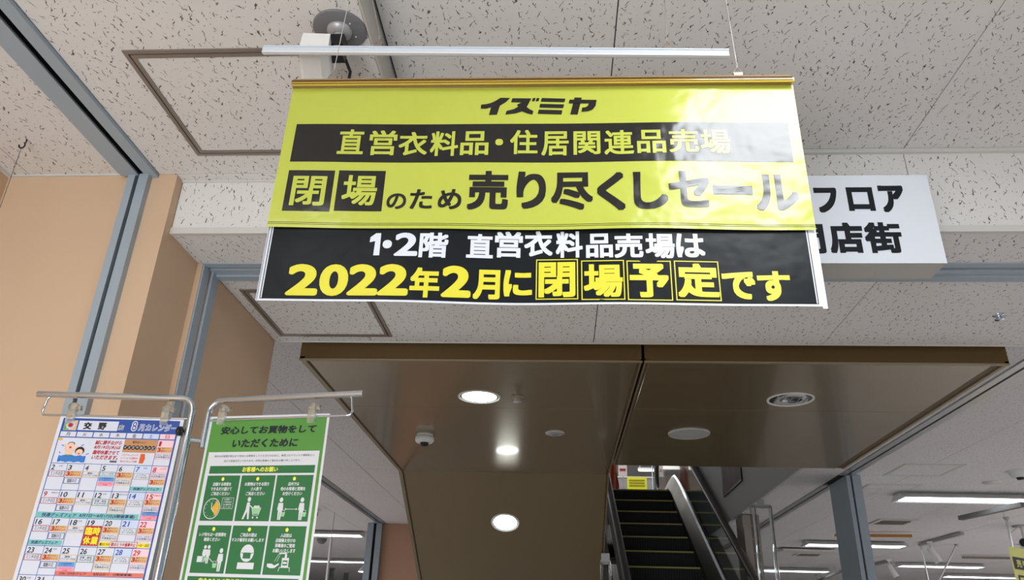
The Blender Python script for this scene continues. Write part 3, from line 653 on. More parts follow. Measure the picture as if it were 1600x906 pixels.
# ================================================================== SALE BANNER
YBN = 1.25
def wave_f(u, v):
    return .0016*math.sin(u*9+1.)*(.4+v*4)+.0022*math.sin(u*17+v*6)*min(1, v*3)
O = Vector((atY(461, 127, YBN).x, YBN, atY(461, 127, YBN).z))
bn = thing('sale_banner', (0, YBN, O.z), 'large glossy yellow and black closing-down sale banner hanging from a golden rail', 'banner')
S = Sheet(O, (1, 0, 0), (0, -1, 0), wave_f, tilt=.0075); S.split = True
W = S.uv(1234, 121)[0]
def spx(*a): return S.px(*a)
u0, v0, u1, v1 = -.001, S.uv(461, 139)[1], W+.004, S.uv(846, 357.5)[1]
S.rect(M['yellow'], u0, v0, u1, v1, 0, 'banner_sheet', .02)
a = S.uv(464.4, 193.1); b = S.uv(454.2, 252.8); c_ = S.uv(1231.4, 193); d = S.uv(1240.5, 253.6)
S.rect(M['bblack'], (a[0]+b[0])/2, (a[1]+c_[1])/2, (c_[0]+d[0])/2, (b[1]+d[1])/2, 1, 'printed_panel', .02)
for q in ((447, 267.4, 519.5, 331), (526, 266.8, 599.3, 329.8)): S.rect(M['bblack'], *spx(*q), 1, 'printed_panel', .02)
def glyphs(s, m, lst, off, layer=2, res=5, name='lettering'):
    for ch, x0, y0, x1, y1 in lst: s.text(m, ch, *s.px(x0, y0, x1, y1), off, layer, 0, res, name)
line = '直営衣料品・住居関連品売場'
q = spx(527.5, 203, 1140.5, 241.5)
# each glyph in its own slot, as measured
slots = [(529, 569), (577, 620), (623, 668), (672.5, 716), (719.5, 763.5), (774, 786), (797, 840), (846, 888.5), (896, 938), (944, 990), (995, 1040), (1044.5, 1091), (1094, 1141)]
tops = [(203, 241.5), (204, 242.5), (206, 242.5), (205, 243.5), (205, 242.3), (217, 227), (203, 240.5), (205, 242.5), (205, 241.5), (204, 242), (204, 240.5), (203, 239.5), (203, 240.5)]
glyphs(S, M['yellow'], [(ch, a, t0, b, t1) for ch, (a, b), (t0, t1) in zip(line, slots, tops)], .022)
glyphs(S, M['yellow'], [('閉', 456, 276.5, 509, 322.5), ('場', 535, 274, 589, 321)], .022)
glyphs(S, M['bblack'], [('の', 604, 302, 634.5, 326.4), ('た', 640.5, 295.5, 675.5, 326.5), ('め', 684.5, 295.5, 721, 327)], .025)
glyphs(S, M['bblack'], [('売', 730.5, 267, 794, 327.5), ('り', 807, 267.5, 853, 325), ('尽', 861, 269, 926.5, 327.5), ('く', 933, 269.5, 976.5, 330), ('し', 989.5, 270, 1043, 328.5), ('セ', 1044.5, 268.7, 1109, 325),
                        ('ー', 1114, 290, 1176, 304), ('ル', 1180, 272, 1247.5, 328.5)], .036)
# store logo lettering
def lg(pts, layer=2): S.poly(M['bblack'], [S.uv(740+x/8, 145+y/8) for x, y in pts], layer, 'lettering')
lg([(95, 147), (150, 142), (215, 128), (275, 100), (335, 62), (458, 65), (400, 118), (328, 160), (218, 182), (160, 198), (90, 197)]); lg([(218, 182), (328, 160), (292, 272), (192, 277)])
lg([(485, 68), (722, 70), (668, 172), (605, 232), (540, 150), (598, 120), (468, 118)]); lg([(598, 120), (668, 172), (605, 232), (520, 258), (398, 272), (413, 226), (500, 205), (560, 172)]); lg([(640, 160), (700, 205), (747, 228), (735, 272), (670, 258), (605, 232)])
lg([(742, 66), (776, 66), (762, 106), (728, 106)]); lg([(790, 66), (824, 68), (810, 106), (776, 105)])
lg([(852, 66), (1148, 74), (1136, 118), (840, 110)]); lg([(832, 138), (1132, 146), (1118, 192), (822, 184)]); lg([(815, 210), (1110, 218), (1098, 270), (802, 262)])
lg([(1262, 60), (1352, 62), (1300, 272), (1208, 270)]); lg([(1200, 88), (1536, 92), (1530, 130), (1440, 134), (1190, 134)], 3)
lg([(1440, 130), (1532, 120), (1525, 165), (1490, 210), (1430, 232), (1348, 238), (1358, 188), (1400, 184), (1430, 165)], 4)
for y_ in (349.3, 351.8):
    v_ = S.uv(846, y_)[1]; S.rect(M['bblack'], u0+.001, v_, u1-.001, v_+.0009, 1, 'printed_line', .02)
S.finish(bn)
# taped black strip below, just behind the yellow sheet
S2 = Sheet(O+Vector((0, .006, 0)), (1, 0, 0), (0, -1, 0), lambda u, v: wave_f(u, v)+.002*math.sin(u*7.), tilt=.0075); S2.split = True
S = S2
st = thing('closing_notice_strip', (0, YBN, O.z-.35), 'glossy black paper strip with white and yellow lettering taped under the yellow banner', 'notice')
vt = S.uv(846, 350)[1]; vb = S.uv(846, 474.8)[1]; ul = S.uv(400, 470)[0]; ur = S.uv(1286, 476)[0]
S.rect(M['swhite'], ul, vt, ur, vb, 0, 'paper_strip', .02)
S.rect(M['sblack'], ul+.0068, vt, ur-.007, vb-.0040, 1, 'printed_panel', .02)
S.rect(M['swhite'], ul+.0086, vt, ul+.0108, vb-.0052, 2, 'printed_line', .02); S.rect(M['swhite'], ur-.0108, vt, ur-.0088, vb-.0052, 2, 'printed_line', .02)
S.rect(M['swhite'], ur-.001, vt-.010, ur+.0075, vb+.004, -1, 'paper_flap', .02)
S.rect(M['sblack'], ul+.0018, vt, ul+.0026, vb-.001, 2, 'printed_line', .02)
wl = [('●', 598.4, 376, 612.8, 389), ('2', 617, 364.6, 653.5, 401), ('階', 655.5, 364.4, 700.5, 403.3), ('直', 729, 365.3, 770.4, 402.4), ('営', 773, 360.7, 816.8, 401), ('衣', 819, 359.5, 863.5, 399),
      ('料', 868.5, 360.7, 910.4, 401.8), ('品', 915.5, 365, 957.3, 403), ('売', 959.5, 366, 1004.5, 404), ('場', 1008, 366, 1054, 404.7), ('は', 1056, 366, 1101, 403)]
glyphs(S, M['swhite'], wl, .032, 2)
S.poly(M['swhite'], [S.uv(x, y) for x, y in ((583.5, 400), (586.8, 377.5), (578.2, 379.5), (579.4, 371.5), (588.5, 365.2), (596.2, 365.2), (593, 400))], 2, 'lettering')
yl_ = [('2', 449.5, 414, 499, 463), ('0', 500, 414, 544.7, 463.8), ('2', 544.5, 414, 592, 463.2), ('2', 591.5, 414, 639.3, 463.2), ('年', 641, 419, 687, 465.6), ('2', 690, 415.3, 736, 464.5), ('月', 739, 420.5, 781, 466.5), ('に', 786.5, 420.5, 831.3, 461.6),
       ('閉', 841.4, 408.6, 899, 463.6), ('場', 912, 413.3, 973, 465), ('予', 983.8, 413.3, 1045, 466), ('定', 1058, 412.5, 1123, 465.6), ('で', 1128.6, 424.8, 1180.7, 468), ('す', 1184, 424, 1235.3, 470.8)]
for g_ in yl_: glyphs(S, M['yellow2'], [g_], .034 if g_[0] in '閉場' else .042, 3)
for q in ((837.2, 404, 903.2, 467), (908.3, 407, 975.8, 469), (979.8, 408.5, 1049.6, 470.3), (1054.6, 408.5, 1124.8, 470.3)): S.frame(M['yellow2'], *S.px(*q), .0019, 2)
S.finish(st)
# golden rail
zt, zb2 = O.z, O.z-v0
rl = MB()
def tl(u): return -.0075*u
def rail_prism(mb, prof, x0, x1, zt_):
    n = len(prof); v = [(x, y, z+zt_+tl(x-x0)*1.) for x in (x0, x1) for y, z in prof]
    mb.add(v, [tuple(range(n)), tuple(range(2*n-1, n-1, -1))]+[(i, n+i, n+(i+1) % n, (i+1) % n) for i in range(n)])
hh = zt-zb2
rail_prism(rl, [(YBN-.010, -.006), (YBN-.006, .001), (YBN+.010, .001), (YBN+.012, -.02), (YBN-.004, -.02), (YBN-.008, -.0115), (YBN-.012, -.011)], O.x-.001, O.x+W, zt)
rl.build('rail_top', M['gold'], bn)
rl = MB(); rail_prism(rl, [(YBN-.012, -.0112), (YBN-.009, -.0112), (YBN-.009, -hh-.001), (YBN-.0125, -hh-.001), (YBN-.0115, -hh+.004)], O.x-.001, O.x+W+.004, zt); rl.build('rail_lip', M['gold2'], bn)
rl = MB()
for z_ in (-.0088, -.0122, -hh+.0032): rail_prism(rl, [(YBN-.0133, z_), (YBN-.0133, z_+.0009), (YBN-.009, z_+.0009), (YBN-.009, z_)], O.x-.001, O.x+W+.001, zt)
rl.build('rail_ridge', mat('rail_groove', (.16, .09, .02), .4), bn)
def hanger(p, par_parts, top, m, label, wire_label):
    """triangular wire hook with a clip at p, wire up to top"""
    x, y, z = p
    t = thing('banner_hook', p, label, 'hook')
    MB().box((x-.009, y-.004, z-.001), (x+.009, y+.006, z+.010)).build('clip', m, t)
    MB().tube([(x-.010, y, z+.010), (x, y, z+.026), (x+.010, y, z+.010), (x-.010, y, z+.010)], .0013, 6).build('hook_ring', m, t)
    MB().tube([(x, y, z+.024), (x+.002, y, z+.036), (x-.002, y, z+.040), (x, y, z+.024)], .0008, 6).build('wire_loop', M['wire'], t)
    o = MB().tube([(x, y, z+.036), top], .0009, 6).build('hanging_wire', M['wire']); tag(o, wire_label, 'wire')
p = atY(520, 124, YBN); hanger((p.x, YBN, zt+.0005), None, atZ(571, -120, ZL-H), M['alu'], 'metal hook clipped on the left end of the golden banner rail', 'thin steel wire rising from the left hook of the golden banner rail')
p = atY(1153, 117, YBN); hanger((p.x, YBN, zt+.0005+tl(W*.9)), None, atZ(1117, -100, ZR-H), M['alu'], 'metal hook clipped on the right end of the golden banner rail', 'thin steel wire rising from the right hook of the golden banner rail')
# second, empty white rail behind
YR = 1.295
a = atY(412, 73.5, YR); b = atY(1138, 79, YR)
t = thing('white_hanging_rail', ((a.x+b.x)/2, YR, a.z), 'empty white banner rail hanging above the yellow banner', 'rail')
def tilted_box(mb, y0, y1, z0, z1):
    mb.add([(x, y, zz+z) for x, zz in ((a.x, a.z), (b.x, b.z)) for y in (y0, y1) for z in (z0, z1)], [(0, 1, 3, 2), (4, 6, 7, 5), (0, 4, 5, 1), (2, 3, 7, 6), (1, 5, 7, 3), (0, 2, 6, 4)])
mb = MB(); tilted_box(mb, YR-.006, YR+.008, -.003, .0); tilted_box(mb, YR-.004, YR+.008, -.0155, -.003); mb.build('rail_body', mat('white_rail_plastic', (.60, .66, .74), .35), t)
mb = MB(); tilted_box(mb, YR-.0055, YR+.002, -.0185, -.0155); mb.build('rail_lip', M['white_pl'], t)
p = atY(591, 74, YR); hanger((p.x, YR, atY(591, 75, YR).z), None, atZ(570, -60, ZL-H), M['alu'], 'metal hook on the left part of the white rail', 'thin clear line rising from the left hook of the white rail')
p = atY(1043, 78, YR); hanger((p.x, YR, atY(1043, 79, YR).z), None, atZ(1036, -60, ZR-H), M['alu'], 'metal hook on the right part of the white rail', 'thin clear line rising from the right hook of the white rail')

# ================================================================== WHITE BOX SIGN
YS_, YS2 = 1.75, 1.841
a = atY(1446.5, 274.5, YS_); b = atY(1479, 411, YS_); xl_ = .1; xr = (a.x+b.x)/2
t = thing('box_sign', ((xl_+xr)/2, YS_, b.z), 'white box sign with black lettering half hidden behind the yellow banner', 'sign')
MB().box((xl_, YS_, b.z), (xr, YS2, a.z)).build('sign_box', M['signunder'], t)
MB().box((xl_, YS_-.002, b.z-.001), (xr+.001, YS_, a.z+.001)).build('sign_face', M['signwhite'], t)
for xx in (xl_+.12, xr-.12): MB().tube([(xx, YS2, a.z-.06), (xx, YB0-.004, a.z-.06)], .010, 8).build('wall_bracket', M['wire'], t)
S = Sheet((xl_, YS_-.002, a.z), (1, 0, 0), (0, -1, 0)); S.split = True
sb = M['signblack']
# r5 zoom: scale 4.769 offset (1240,260)
def z5(ch, x0, y0, x1, y1, off=.035): S.text(sb, ch, *S.px(1240+x0/4.769, 260+y0/4.769, 1240+x1/4.769, 260+y1/4.769), off, 1, 0, 5)
z5('の', -130, 150, 118, 345); z5('フ', 158, 158, 330, 345, .05); z5('ロ', 400, 155, 598, 332, .045); z5('ア', 640, 142, 830, 343, .05)
z5('門', -30, 430, 232, 650, .04); z5('店', 262, 418, 522, 648, .05); z5('街', 530, 416, 808, 646, .045)
S.finish(t)

# ================================================================== POSTER STAND
ZTB = .5127+H
hg = Vector((-.8361, 1.70, ZTB))
LA, LB = Vector((-1.2115, 1.6674, ZTB-.004)), Vector((-.853, 1.6903, ZTB-.004))
RA, RB = Vector((-.8407, 1.7153, ZTB-.004)), Vector((-.4348, 1.6375, ZTB-.004))
def arc_frame(outer, inner, zlow, r):
    d = (inner-outer).normalized(); c_ = inner-d*r; pts = [outer, outer+(c_-outer)*.5, c_]
    for k in range(1, 8):
        th = math.pi/2*k/7; pts.append(c_+d*(r*math.sin(th))+Vector((0, 0, -r*(1-math.cos(th)))))
    pts.append(Vector((inner.x, inner.y, zlow))); return pts
ps = thing('poster_stand', (-.84, 1.70, 0), 'chrome tube poster stand with two hinged arms at lower left', 'poster stand')
LI = Vector((-.846, 1.692, ZTB-.004)); RI = Vector((-.8135, 1.708, ZTB-.004))
MB().tube(arc_frame(LA, LI, 0.02, .03), .0075, 14).build('left_arm_pole', M['chrome'], ps)
MB().tube(arc_frame(RB, RI, ZTB-.115, .03), .0075, 14).build('right_arm', M['chrome'], ps)
MB().tube([(LI.x, LI.y, ZTB-.093), (LI.x, LI.y, .02)], .0105, 14).build('lower_pole', M['chrome'], ps)
MB().tube([(LI.x, LI.y, ZTB-.10), (RI.x, RI.y, ZTB-.10)], .005, 8).build('hinge', M['chrome'], ps)
MB().lathe([(.0, .012), (.14, .012), (.16, .004), (.16, 0)], (LI.x, LI.y, .0), (0, 0, 1), 32).build('stand_base', M['grey_pl'], ps)
kp = Vector((LI.x-.009, LI.y-.004, ZTB-.082))
MB().lathe([(.0, .016), (.006, .016), (.011, .012), (.011, .005), (.004, .004), (.004, 0)], kp, (-1, 0, 0), 14).build('clamp_knob', M['black'], ps)
def wire_bar(outer, inner, drop, ends):
    d = (inner-outer).normalized(); p0 = outer+d*.032
    pts = [p0+Vector((0, 0, -.004)), p0+Vector((0, 0, -.010))-d*.006, p0-d*.010+Vector((0, 0, -drop+.008)), p0-d*.006+Vector((0, 0, -drop)), p0+d*.004+Vector((0, 0, -drop-.001)), inner+Vector((0, 0, -drop))]
    return pts
DR = .048
MB().tube(wire_bar(LA, LI, DR, 0), .0028, 8).build('wire_bar', M['chrome'], ps)
MB().tube(wire_bar(RB, RI, DR, 0), .0028, 8).build('wire_bar', M['chrome'], ps)
def clip(p, d, label):
    t = thing('clear_clip', p, label, 'clip'); n = Vector((d.y, -d.x, 0))
    def obox(c0, hw, hd, z0, z1, ch=.3):
        v = []
        for z, k in ((z0, .75), (z0+.004, 1), (z1-.004, 1), (z1, .75)):
            for a_, b_ in ((-1, -1), (1, -1), (1, 1), (-1, 1)): v.append(c0+d*(a_*hw*k)+n*(b_*hd)+Vector((0, 0, z-c0.z)))
        f = [(3, 2, 1, 0), (12, 13, 14, 15)]+[(r*4+i, r*4+(i+1) % 4, r*4+4+(i+1) % 4, r*4+4+i) for r in range(3) for i in range(4)]
        return MB().add(v, f)
    obox(p, .0085, .005, p.z-.030, p.z+.002).build('clip_jaw', M['clip'], t)
    MB().lathe([(0, -.008), (.010, -.007), (.0115, 0), (.010, .007), (0, .008)], p+Vector((0, 0, .008))+n*-.002, n, 16).build('clip_collar', M['clip'], t)
    MB().tube([p+d*.006+Vector((0, 0, .006)), p+d*.019+Vector((0, 0, .006))], [.004, .006], 10).build('clip_tab', M['clip'], t)
dl = (LB-LA).normalized(); dr = (RB-RA).normalized(); nl = Vector((dl.y, -dl.x, 0)); nr = Vector((dr.y, -dr.x, 0))
def onbar(x, y, A_, n_):
    d = Vector(ray(x, y)); c0 = Vector((0, 0, H)); tt = (A_-c0).dot(n_)/d.dot(n_); return c0+d*tt
for x, y, A_, n_, d_, lab in ((115, 642, LA, nl, dl, 'clear plastic clip at the top left of the calendar'), (261, 645, LA, nl, dl, 'clear plastic clip at the top right of the calendar'),
                              (350, 645, RA, nr, dr, 'clear plastic clip at the top left of the green notice'), (490, 642, RA, nr, dr, 'clear plastic clip at the top right of the green notice')):
    clip(onbar(x, y, A_, n_)+n_*.004, d_, lab)

# ---------------- calendar
Oc = onbar(95, 650, LA, nl)
t = thing('calendar_poster', Oc+dl*.14+Vector((0, 0, -.2)), 'white and blue monthly calendar poster clipped on the left arm of the chrome stand', 'poster')
S = Sheet(Oc, dl, nl, shear=-.013, step=.00025)
A = S.rect; P_ = pmat
A(P_('paper'), 0, 0, .285, .415, 0, 'poster_sheet')
A(P_('blue'), .0083, .0038, .277, .409, 1)
# header
A(P_('white'), .0142, .0092, .0436, .0320, 2); 
fu, fv = .0289, .0205
A(P_('leaf'), .0150, .0100, .0275, .0312, 3); A(P_('orange'), .0275, .0100, .0428, .0312, 3)
for k in range(8):
    an = k*math.pi/4; S.disc(P_('white'), fu+.0075*math.cos(an), fv+.0068*math.sin(an), .0033, .0032, 4)
S.disc(P_('white'), fu, fv, .0068, .006, 4); S.disc(P_('red'), fu, fv, .0052, .0048, 5)
A(P_('white'), .0468, .0092, .1375, .0312, 2)
S.text(P_('black'), '交', .0590, .0125, .0775, .0292, .05, 3); S.text(P_('black'), '野', .0925, .0125, .1110, .0292, .05, 3)
S.text(P_('paper'), '店', .1388, .0158, .1520, .0290, .06, 2); S.text(P_('black'), '店', .1395, .0163, .1513, .0285, .0, 3)
S.text(P_('paper'), '8', .1680, .0062, .1822, .0308, .10, 2); S.text(P_('blue'), '8', .1702, .0084, .1802, .0286, .0, 3)
S.text(P_('paper'), '月カレンダー', .1850, .0120, .2730, .0296, .065, 2); S.text(P_('blue'), '月カレンダー', .1858, .0130, .2722, .0288, .0, 3)
cu = [.0098+.0379*k for k in range(8)]; cu[7] = .2741
G = .0014
for k, d_ in enumerate('月火水木金土日'):
    A(P_('pink' if k == 6 else 'ltblue' if k == 5 else 'white'), cu[k]+G, .0352, cu[k+1]-G*.6, .0468, 2)
    S.text(P_('red' if k == 6 else 'blue' if k == 5 else 'black'), d_, cu[k]+.0145, .0368, cu[k]+.0235, .0452, .01, 3)
rv = [.0485+.0590*k for k in range(7)]; rv[6] = .4065
def cell(col, row, n=None, sub=None):
    u, v = cu[col], rv[row]
    if n is None: return
    sun = col == 6 or n in (9,)
    c_ = 'red' if sun else 'blue' if col == 5 else 'black'
    w = .0075 if n < 10 else .0145
    S.text(P_(c_), str(n), u+.0035, v+.0035, u+.0035+w-(.002 if n in (1, 11) else 0), v+.0148, .02, 3, .1)
    if sub: S.text(P_('red' if sun else 'black'), sub, u+.0195, v+.0040, min(u+.0195+.0042*len(sub), u+.0365), v+.0078, .0, 3, 0, 2)
def tagbox(u, v, c_, lines, h, fill='white', tc='black', ft=.0009, hs=None):
    A(P_(c_), u+.0012, v, u+.0364, v+h, 3); A(P_(fill), u+.0012+ft*1.5, v+ft*1.3, u+.0364-ft*1.5, v+h-ft*1.3, 4)
    n = len(lines); hh_ = (h-.0045)/n
    for i, l in enumerate(lines):
        m_ = (.030-min(.030, .0052*len(l)))/2; S.text(P_(tc), l, u+.0038+m_, v+.0024+i*hh_, u+.0338-m_, v+.0018+(i+1)*hh_, .012, 5, 0, 2)
def pts3(u, v):
    A(P_('orange'), u+.0016, v, u+.0362, v+.0125, 3)
    S.text(P_('red'), '3', u+.0028, v+.0015, u+.0105, v+.0112, .04, 5); S.text(P_('red'), '倍ポイント', u+.0110, v+.0058, u+.0345, v+.0115, .015, 5, 0, 2); S.text(P_('black'), '電子マネー', u+.0125, v+.0012, u+.0345, v+.0046, .0, 5, 0, 2)
def mince(u, v): tagbox(u, v, 'red', ['ミンチの日'], .0135)
def salt(u, v): tagbox(u, v, 'navy', ['塩鮭の日'], .0135)
def dry(u, v): tagbox(u, v, 'gold', ['漬物・', 'ドライフルーツの日'], .0138)
def soy(u, v): tagbox(u, v, 'green', ['豆腐・納豆', 'キムチの日'], .0150)
def egg(u, v): tagbox(u, v, 'gold', ['たまご・アイスクリーム', '冷凍食品の日'], .0150, fill='paper')
def cere(u, v): tagbox(u, v, 'greyt', ['シリアル', 'チーズの日'], .0140)
def jam(u, v): tagbox(u, v, 'rose', ['ジャム・はちみつ', '日本茶葉の日'], .0135)
def bluebox(u, v): A(P_('midblue'), u+.0016, v, u+.0362, v+.0095, 3); S.text(P_('blue'), 'お客様感謝', u+.008, v+.0015, u+.030, v+.0048, 0, 4, 0, 2); S.text(P_('blue'), 'デー', u+.014, v+.0052, u+.024, v+.0082, 0, 4, 0, 2)
def pinkbox(u, v): A(P_('rose'), u+.0016, v, u+.0362, v+.0095, 3); S.text(P_('red'), 'クリーニング', u+.006, v+.0014, u+.032, v+.0046, 0, 4, 0, 2); S.text(P_('red'), '半額', u+.014, v+.0052, u+.024, v+.0082, 0, 4, 0, 2)
for r in range(6):
    for c_ in range(7):
        if r == 0 and c_ < 6: continue
        if r == 5 and c_ > 1: continue
        A(P_('pink' if c_ == 6 else 'ltblue' if c_ == 5 else 'white'), cu[c_]+.0006, rv[r]+.0006, cu[c_+1]-.0006, rv[r]+.0165, 2)
        A(P_('white'), cu[c_]+.0006, rv[r]+.0165, cu[c_+1]-.0006, rv[r+1]-.0006, 2)
A(P_('white'), cu[0]+.0006, rv[0]+.0006, cu[6]-.0006, rv[1]-.0006, 2); A(P_('white'), cu[2]+.0006, rv[5]+.0006, cu[7]-.0006, rv[6]-.0006, 2)
days = {}
for n in range(1, 32):
    k = n+5; days[n] = (k % 7, k//7); cell(k % 7, k//7, n, {2: '大安', 7: '立秋', 8: '山の日', 9: '振替休日', 12: '大安', 13: '迎え火の日', 15: '終戦記念日', 18: '大安', 24: '大安', 30: '大安'}.get(n))
def at(n, dv): c_, r = days[n]; return cu[c_], rv[r]+dv
for n in (2, 9, 16, 23): mince(*at(n, .0165))
for n in (3, 10, 17, 24): pts3(*at(n, .0165)); salt(*at(n, .0312))
for n in (4, 11, 18, 25): dry(*at(n, .0165))
for n in (12, 26): soy(*at(n, .0165))
tagbox(*at(5, .0165), 'green', ['カレーの日'], .0095); bluebox(*at(5, .0280)); pinkbox(*at(5, .0382))
bluebox(*at(25, .0315)); pinkbox(*at(25, .0415))
for n in (6, 13, 20, 27): pts3(*at(n, .0165)); egg(*at(n, .0300))
for n in (7, 14, 21, 28): cere(*at(n, .0175))
pts3(*at(1, .0165)); jam(*at(1, .0305)); jam(*at(8, .0150)); pts3(*at(8, .0300))
pts3(*at(15, .0150)); jam(*at(15, .0288)); bluebox(*at(15, .0400)); pinkbox(*at(15, .0485))
for n in (22, 29): pts3(*at(n, .0165)); jam(*at(n, .0305))
def bandp(c_, u0, u1, v0, v1, texts, tc='navy'):
    A(P_(c_), u0, v0, u1, v1, 5)
    for tx, a_, b_ in texts: S.text(P_(tc), tx, a_, v0+.0016, b_, v1-.0014, .025, 6, .15, 2)
bandp('teal', cu[5]+.001, cu[7]-.003, rv[1]+.047, rv[1]+.0565, [('快適グッズフェア', cu[5]+.008, cu[7]-.010)])
bandp('teal', cu[0]-.001, cu[6]-.004, rv[2]+.0475, rv[2]+.0590, [('快適グッズフェア', cu[0]+.013, cu[2]+.012), ('8月7日～8月17日(3階催事場)', cu[2]+.019, cu[6]-.012)])
bandp('teal', cu[0]+.001, cu[2]-.003, rv[3]+.0470, rv[3]+.0572, [('快適グッズフェア', cu[0]+.007, cu[2]-.012)])
bandp('coral', cu[2]+.001, cu[7]-.001, rv[4]+.0500, rv[4]+.0582, [('CD／DVDフェア', cu[2]+.010, cu[3]+.028), ('8月25日～', cu[4]+.006, cu[5]+.002), ('(3階催事場)', cu[5]+.010, cu[6]+.012)], 'black')
u_, v_ = at(19, .0150); A(P_('red'), u_+.001, v_, u_+.0368, v_+.0415, 4)
for i, ch in enumerate('臨時休業'): S.text(P_('yellow'), ch, u_+.0032+(i % 2)*.0165, v_+.0025+(i//2)*.0195, u_+.0186+(i % 2)*.0165, v_+.0195+(i//2)*.0195, .04, 5)
bandp('yellow', cu[4]+.001, cu[7]-.002, rv[3]+.0480, rv[3]+.0572, [('靴のヒラキ', cu[4]+.003, cu[4]+.024), ('～21・22日', cu[6]+.010, cu[7]-.004)], 'black')
A(P_('red'), cu[4]+.025, rv[3]+.0462, cu[6]+.008, rv[3]+.0585, 7); A(P_('paper'), cu[4]+.026, rv[3]+.0472, cu[6]+.007, rv[3]+.0575, 8); S.text(P_('red'), '靴のヒラキ催事中止', cu[4]+.028, rv[3]+.0485, cu[6]+.005, rv[3]+.0563, .035, 9, .1, 2)
# notice in the first row
for i, l in enumerate(('誠に勝手ながら', '8月19日(木)は', '臨時休業させて', 'いただきます。')):
    S.text(P_('red'), l, .0965, .0535+i*.0112, .1560, .0632+i*.0112, .035, 3, .2, 3)
A(P_('tan'), .1618, .0495, .2362, .0790, 3); S.text(P_('black'), '毎日おいしい', .1800, .0525, .2110, .0585, .02, 4)
for i, ch in enumerate('イズミヤのレシピ'):
    uu = .1665+i*.0091; S.disc(P_('black'), uu, .0680, .0046, .0052, 4); S.text(P_('paper'), ch, uu-.0026, .0652, uu+.0026, .0708, .02, 5, 0, 2)
for i, l in enumerate(('イズミヤホームページで', 'レシピ公開中', '毎日おすすめレシピを掲載')): S.text(P_('orange2'), l, .1625, .0825+i*.0072, .2000, .0875+i*.0072, .01, 3, 0, 2)
S.poly(P_('orange2'), [(.2050, .0815), (.2145, .0815), (.2168, .0925), (.2145, .1030), (.2050, .1030)], 3)
A(P_('greytext'), .1395, .0985, .1550, .1030, 3)
# bathing picture: pool, two swimmers
S.disc(P_('gold'), .0155, .0530, .0052, .0035, 3)
pool = [(.022+.06*k/10, .0900+.0012*math.sin(k*2.2)) for k in range(11)]+[(.083, .0905), (.083, .1025)]+[(.083-.06*k/10, .1040+.0012*math.sin(k*2)) for k in range(11)]+[(.0215, .1025)]
S.poly(P_('skin'), [(.0330, .0760), (.0520, .0760), (.0500, .0920), (.0355, .0920)], 3)
S.line(P_('skin'), (.0345, .0780), (.0290, .0640), .0042, 3); S.line(P_('skin'), (.0510, .0780), (.0600, .0680), .0042, 3)
S.disc(P_('skin'), .0430, .0680, .0082, .0075, 4); S.disc(P_('black'), .0430, .0650, .0086, .0062, 3, a0=math.pi, a1=2*math.pi)
S.disc(P_('red'), .0430, .0715, .0026, .0020, 5); A(P_('green'), .0360, .0880, .0505, .0910, 4)
S.disc(P_('black'), .0660, .0790, .0105, .0095, 4); S.disc(P_('skin'), .0660, .0820, .0080, .0070, 5); S.disc(P_('red'), .0660, .0852, .0022, .0014, 6)
S.poly(P_('poolblue'), pool, 6)
for k in range(4): S.line(P_('midblue'), (.023+.002*k, .0935+.0028*k), (.081, .0930+.0028*k), .0007, 7)
for a_, b_ in (((.0220, .0660), (.0280, .0690)), ((.0200, .0820), (.0240, .0850)), ((.0720, .0640), (.0660, .0680)), ((.0880, .0840), (.0820, .0870))): S.line(P_('poolblue'), a_, b_, .0018, 4)
S.finish(t)

# ---------------- green notice
Og = onbar(330, 651, RA, nr)
t = thing('green_notice_poster', Og+dr*.15+Vector((0, 0, -.2)), 'green and white shopping safety notice clipped on the right arm of the chrome stand', 'poster')
S = Sheet(Og, dr, nr, tilt=.016, shear=0, step=.00025); A = S.rect
A(P_('paper'), 0, 0, .303, .428, 0, 'poster_sheet'); A(P_('g_green'), .0058, .0050, .2972, .423, 1); A(P_('paper'), .0130, .0835, .2900, .418, 2)
S.text(P_('g_text'), '安心してお買物をして', .0345, .0245, .2745, .0430, .04, 3, .12); S.text(P_('g_text'), 'いただくために', .0695, .0545, .2340, .0740, .04, 3, .12)
S.text(P_('greytext'), '当社はお客様が安心かつ安全にお買物をしていただけるために、新型コロナウィルス感染防止に', .0290, .0905, .2795, .0955, .01, 3, 0, 2)
S.text(P_('greytext'), '向けた取組を行っております。何卒お客様のご協力をお願い申し上げます。', .0560, .1015, .2470, .1065, .01, 3, 0, 2)
A(P_('g_dark'), .0235, .1150, .2840, .1320, 3); S.text(P_('g_yel'), 'お客様へのお願い', .1070, .1175, .1950, .1290, .03, 4)
cols = [(.0220, .1045), (.1085, .1920), (.1960, .2835)]
txt = [[('店舗する時間を', 'できるだけ避けて', 'ご来店ください'), ('お買物はできる限り', '少人数で', 'ご来店ください'), ('店内では', '他のお客様と間隔を', 'お空けください')],
       [('レジ待ちは一定間隔を', '確保ください'), ('ご来店の間は', 'マスク着用をお願いします'), ('入店前は', '店頭備え付けの', '消毒液のご使用', 'お願いいたします')]]
for r, (v0_, v1_) in enumerate(((.1365, .2345), (.2440, .3420))):
    for c_, (a_, b_) in enumerate(cols):
        A(P_('g_dark'), a_, v0_, b_, v1_, 3); mid = (a_+b_)/2-.001
        S.disc(P_('g_yel'), mid, v0_+.0078, .0037, .0042, 4)
        for i, l in enumerate(txt[r][c_]):
            w = min(.0066*len(l), .0775)/2; S.text(P_('paper'), l, mid-w, v0_+.0150+i*.0103, mid+w, v0_+.0230+i*.0103, .03, 4, 0, 2)
W_ = P_('paper'); D_ = P_('g_dark')
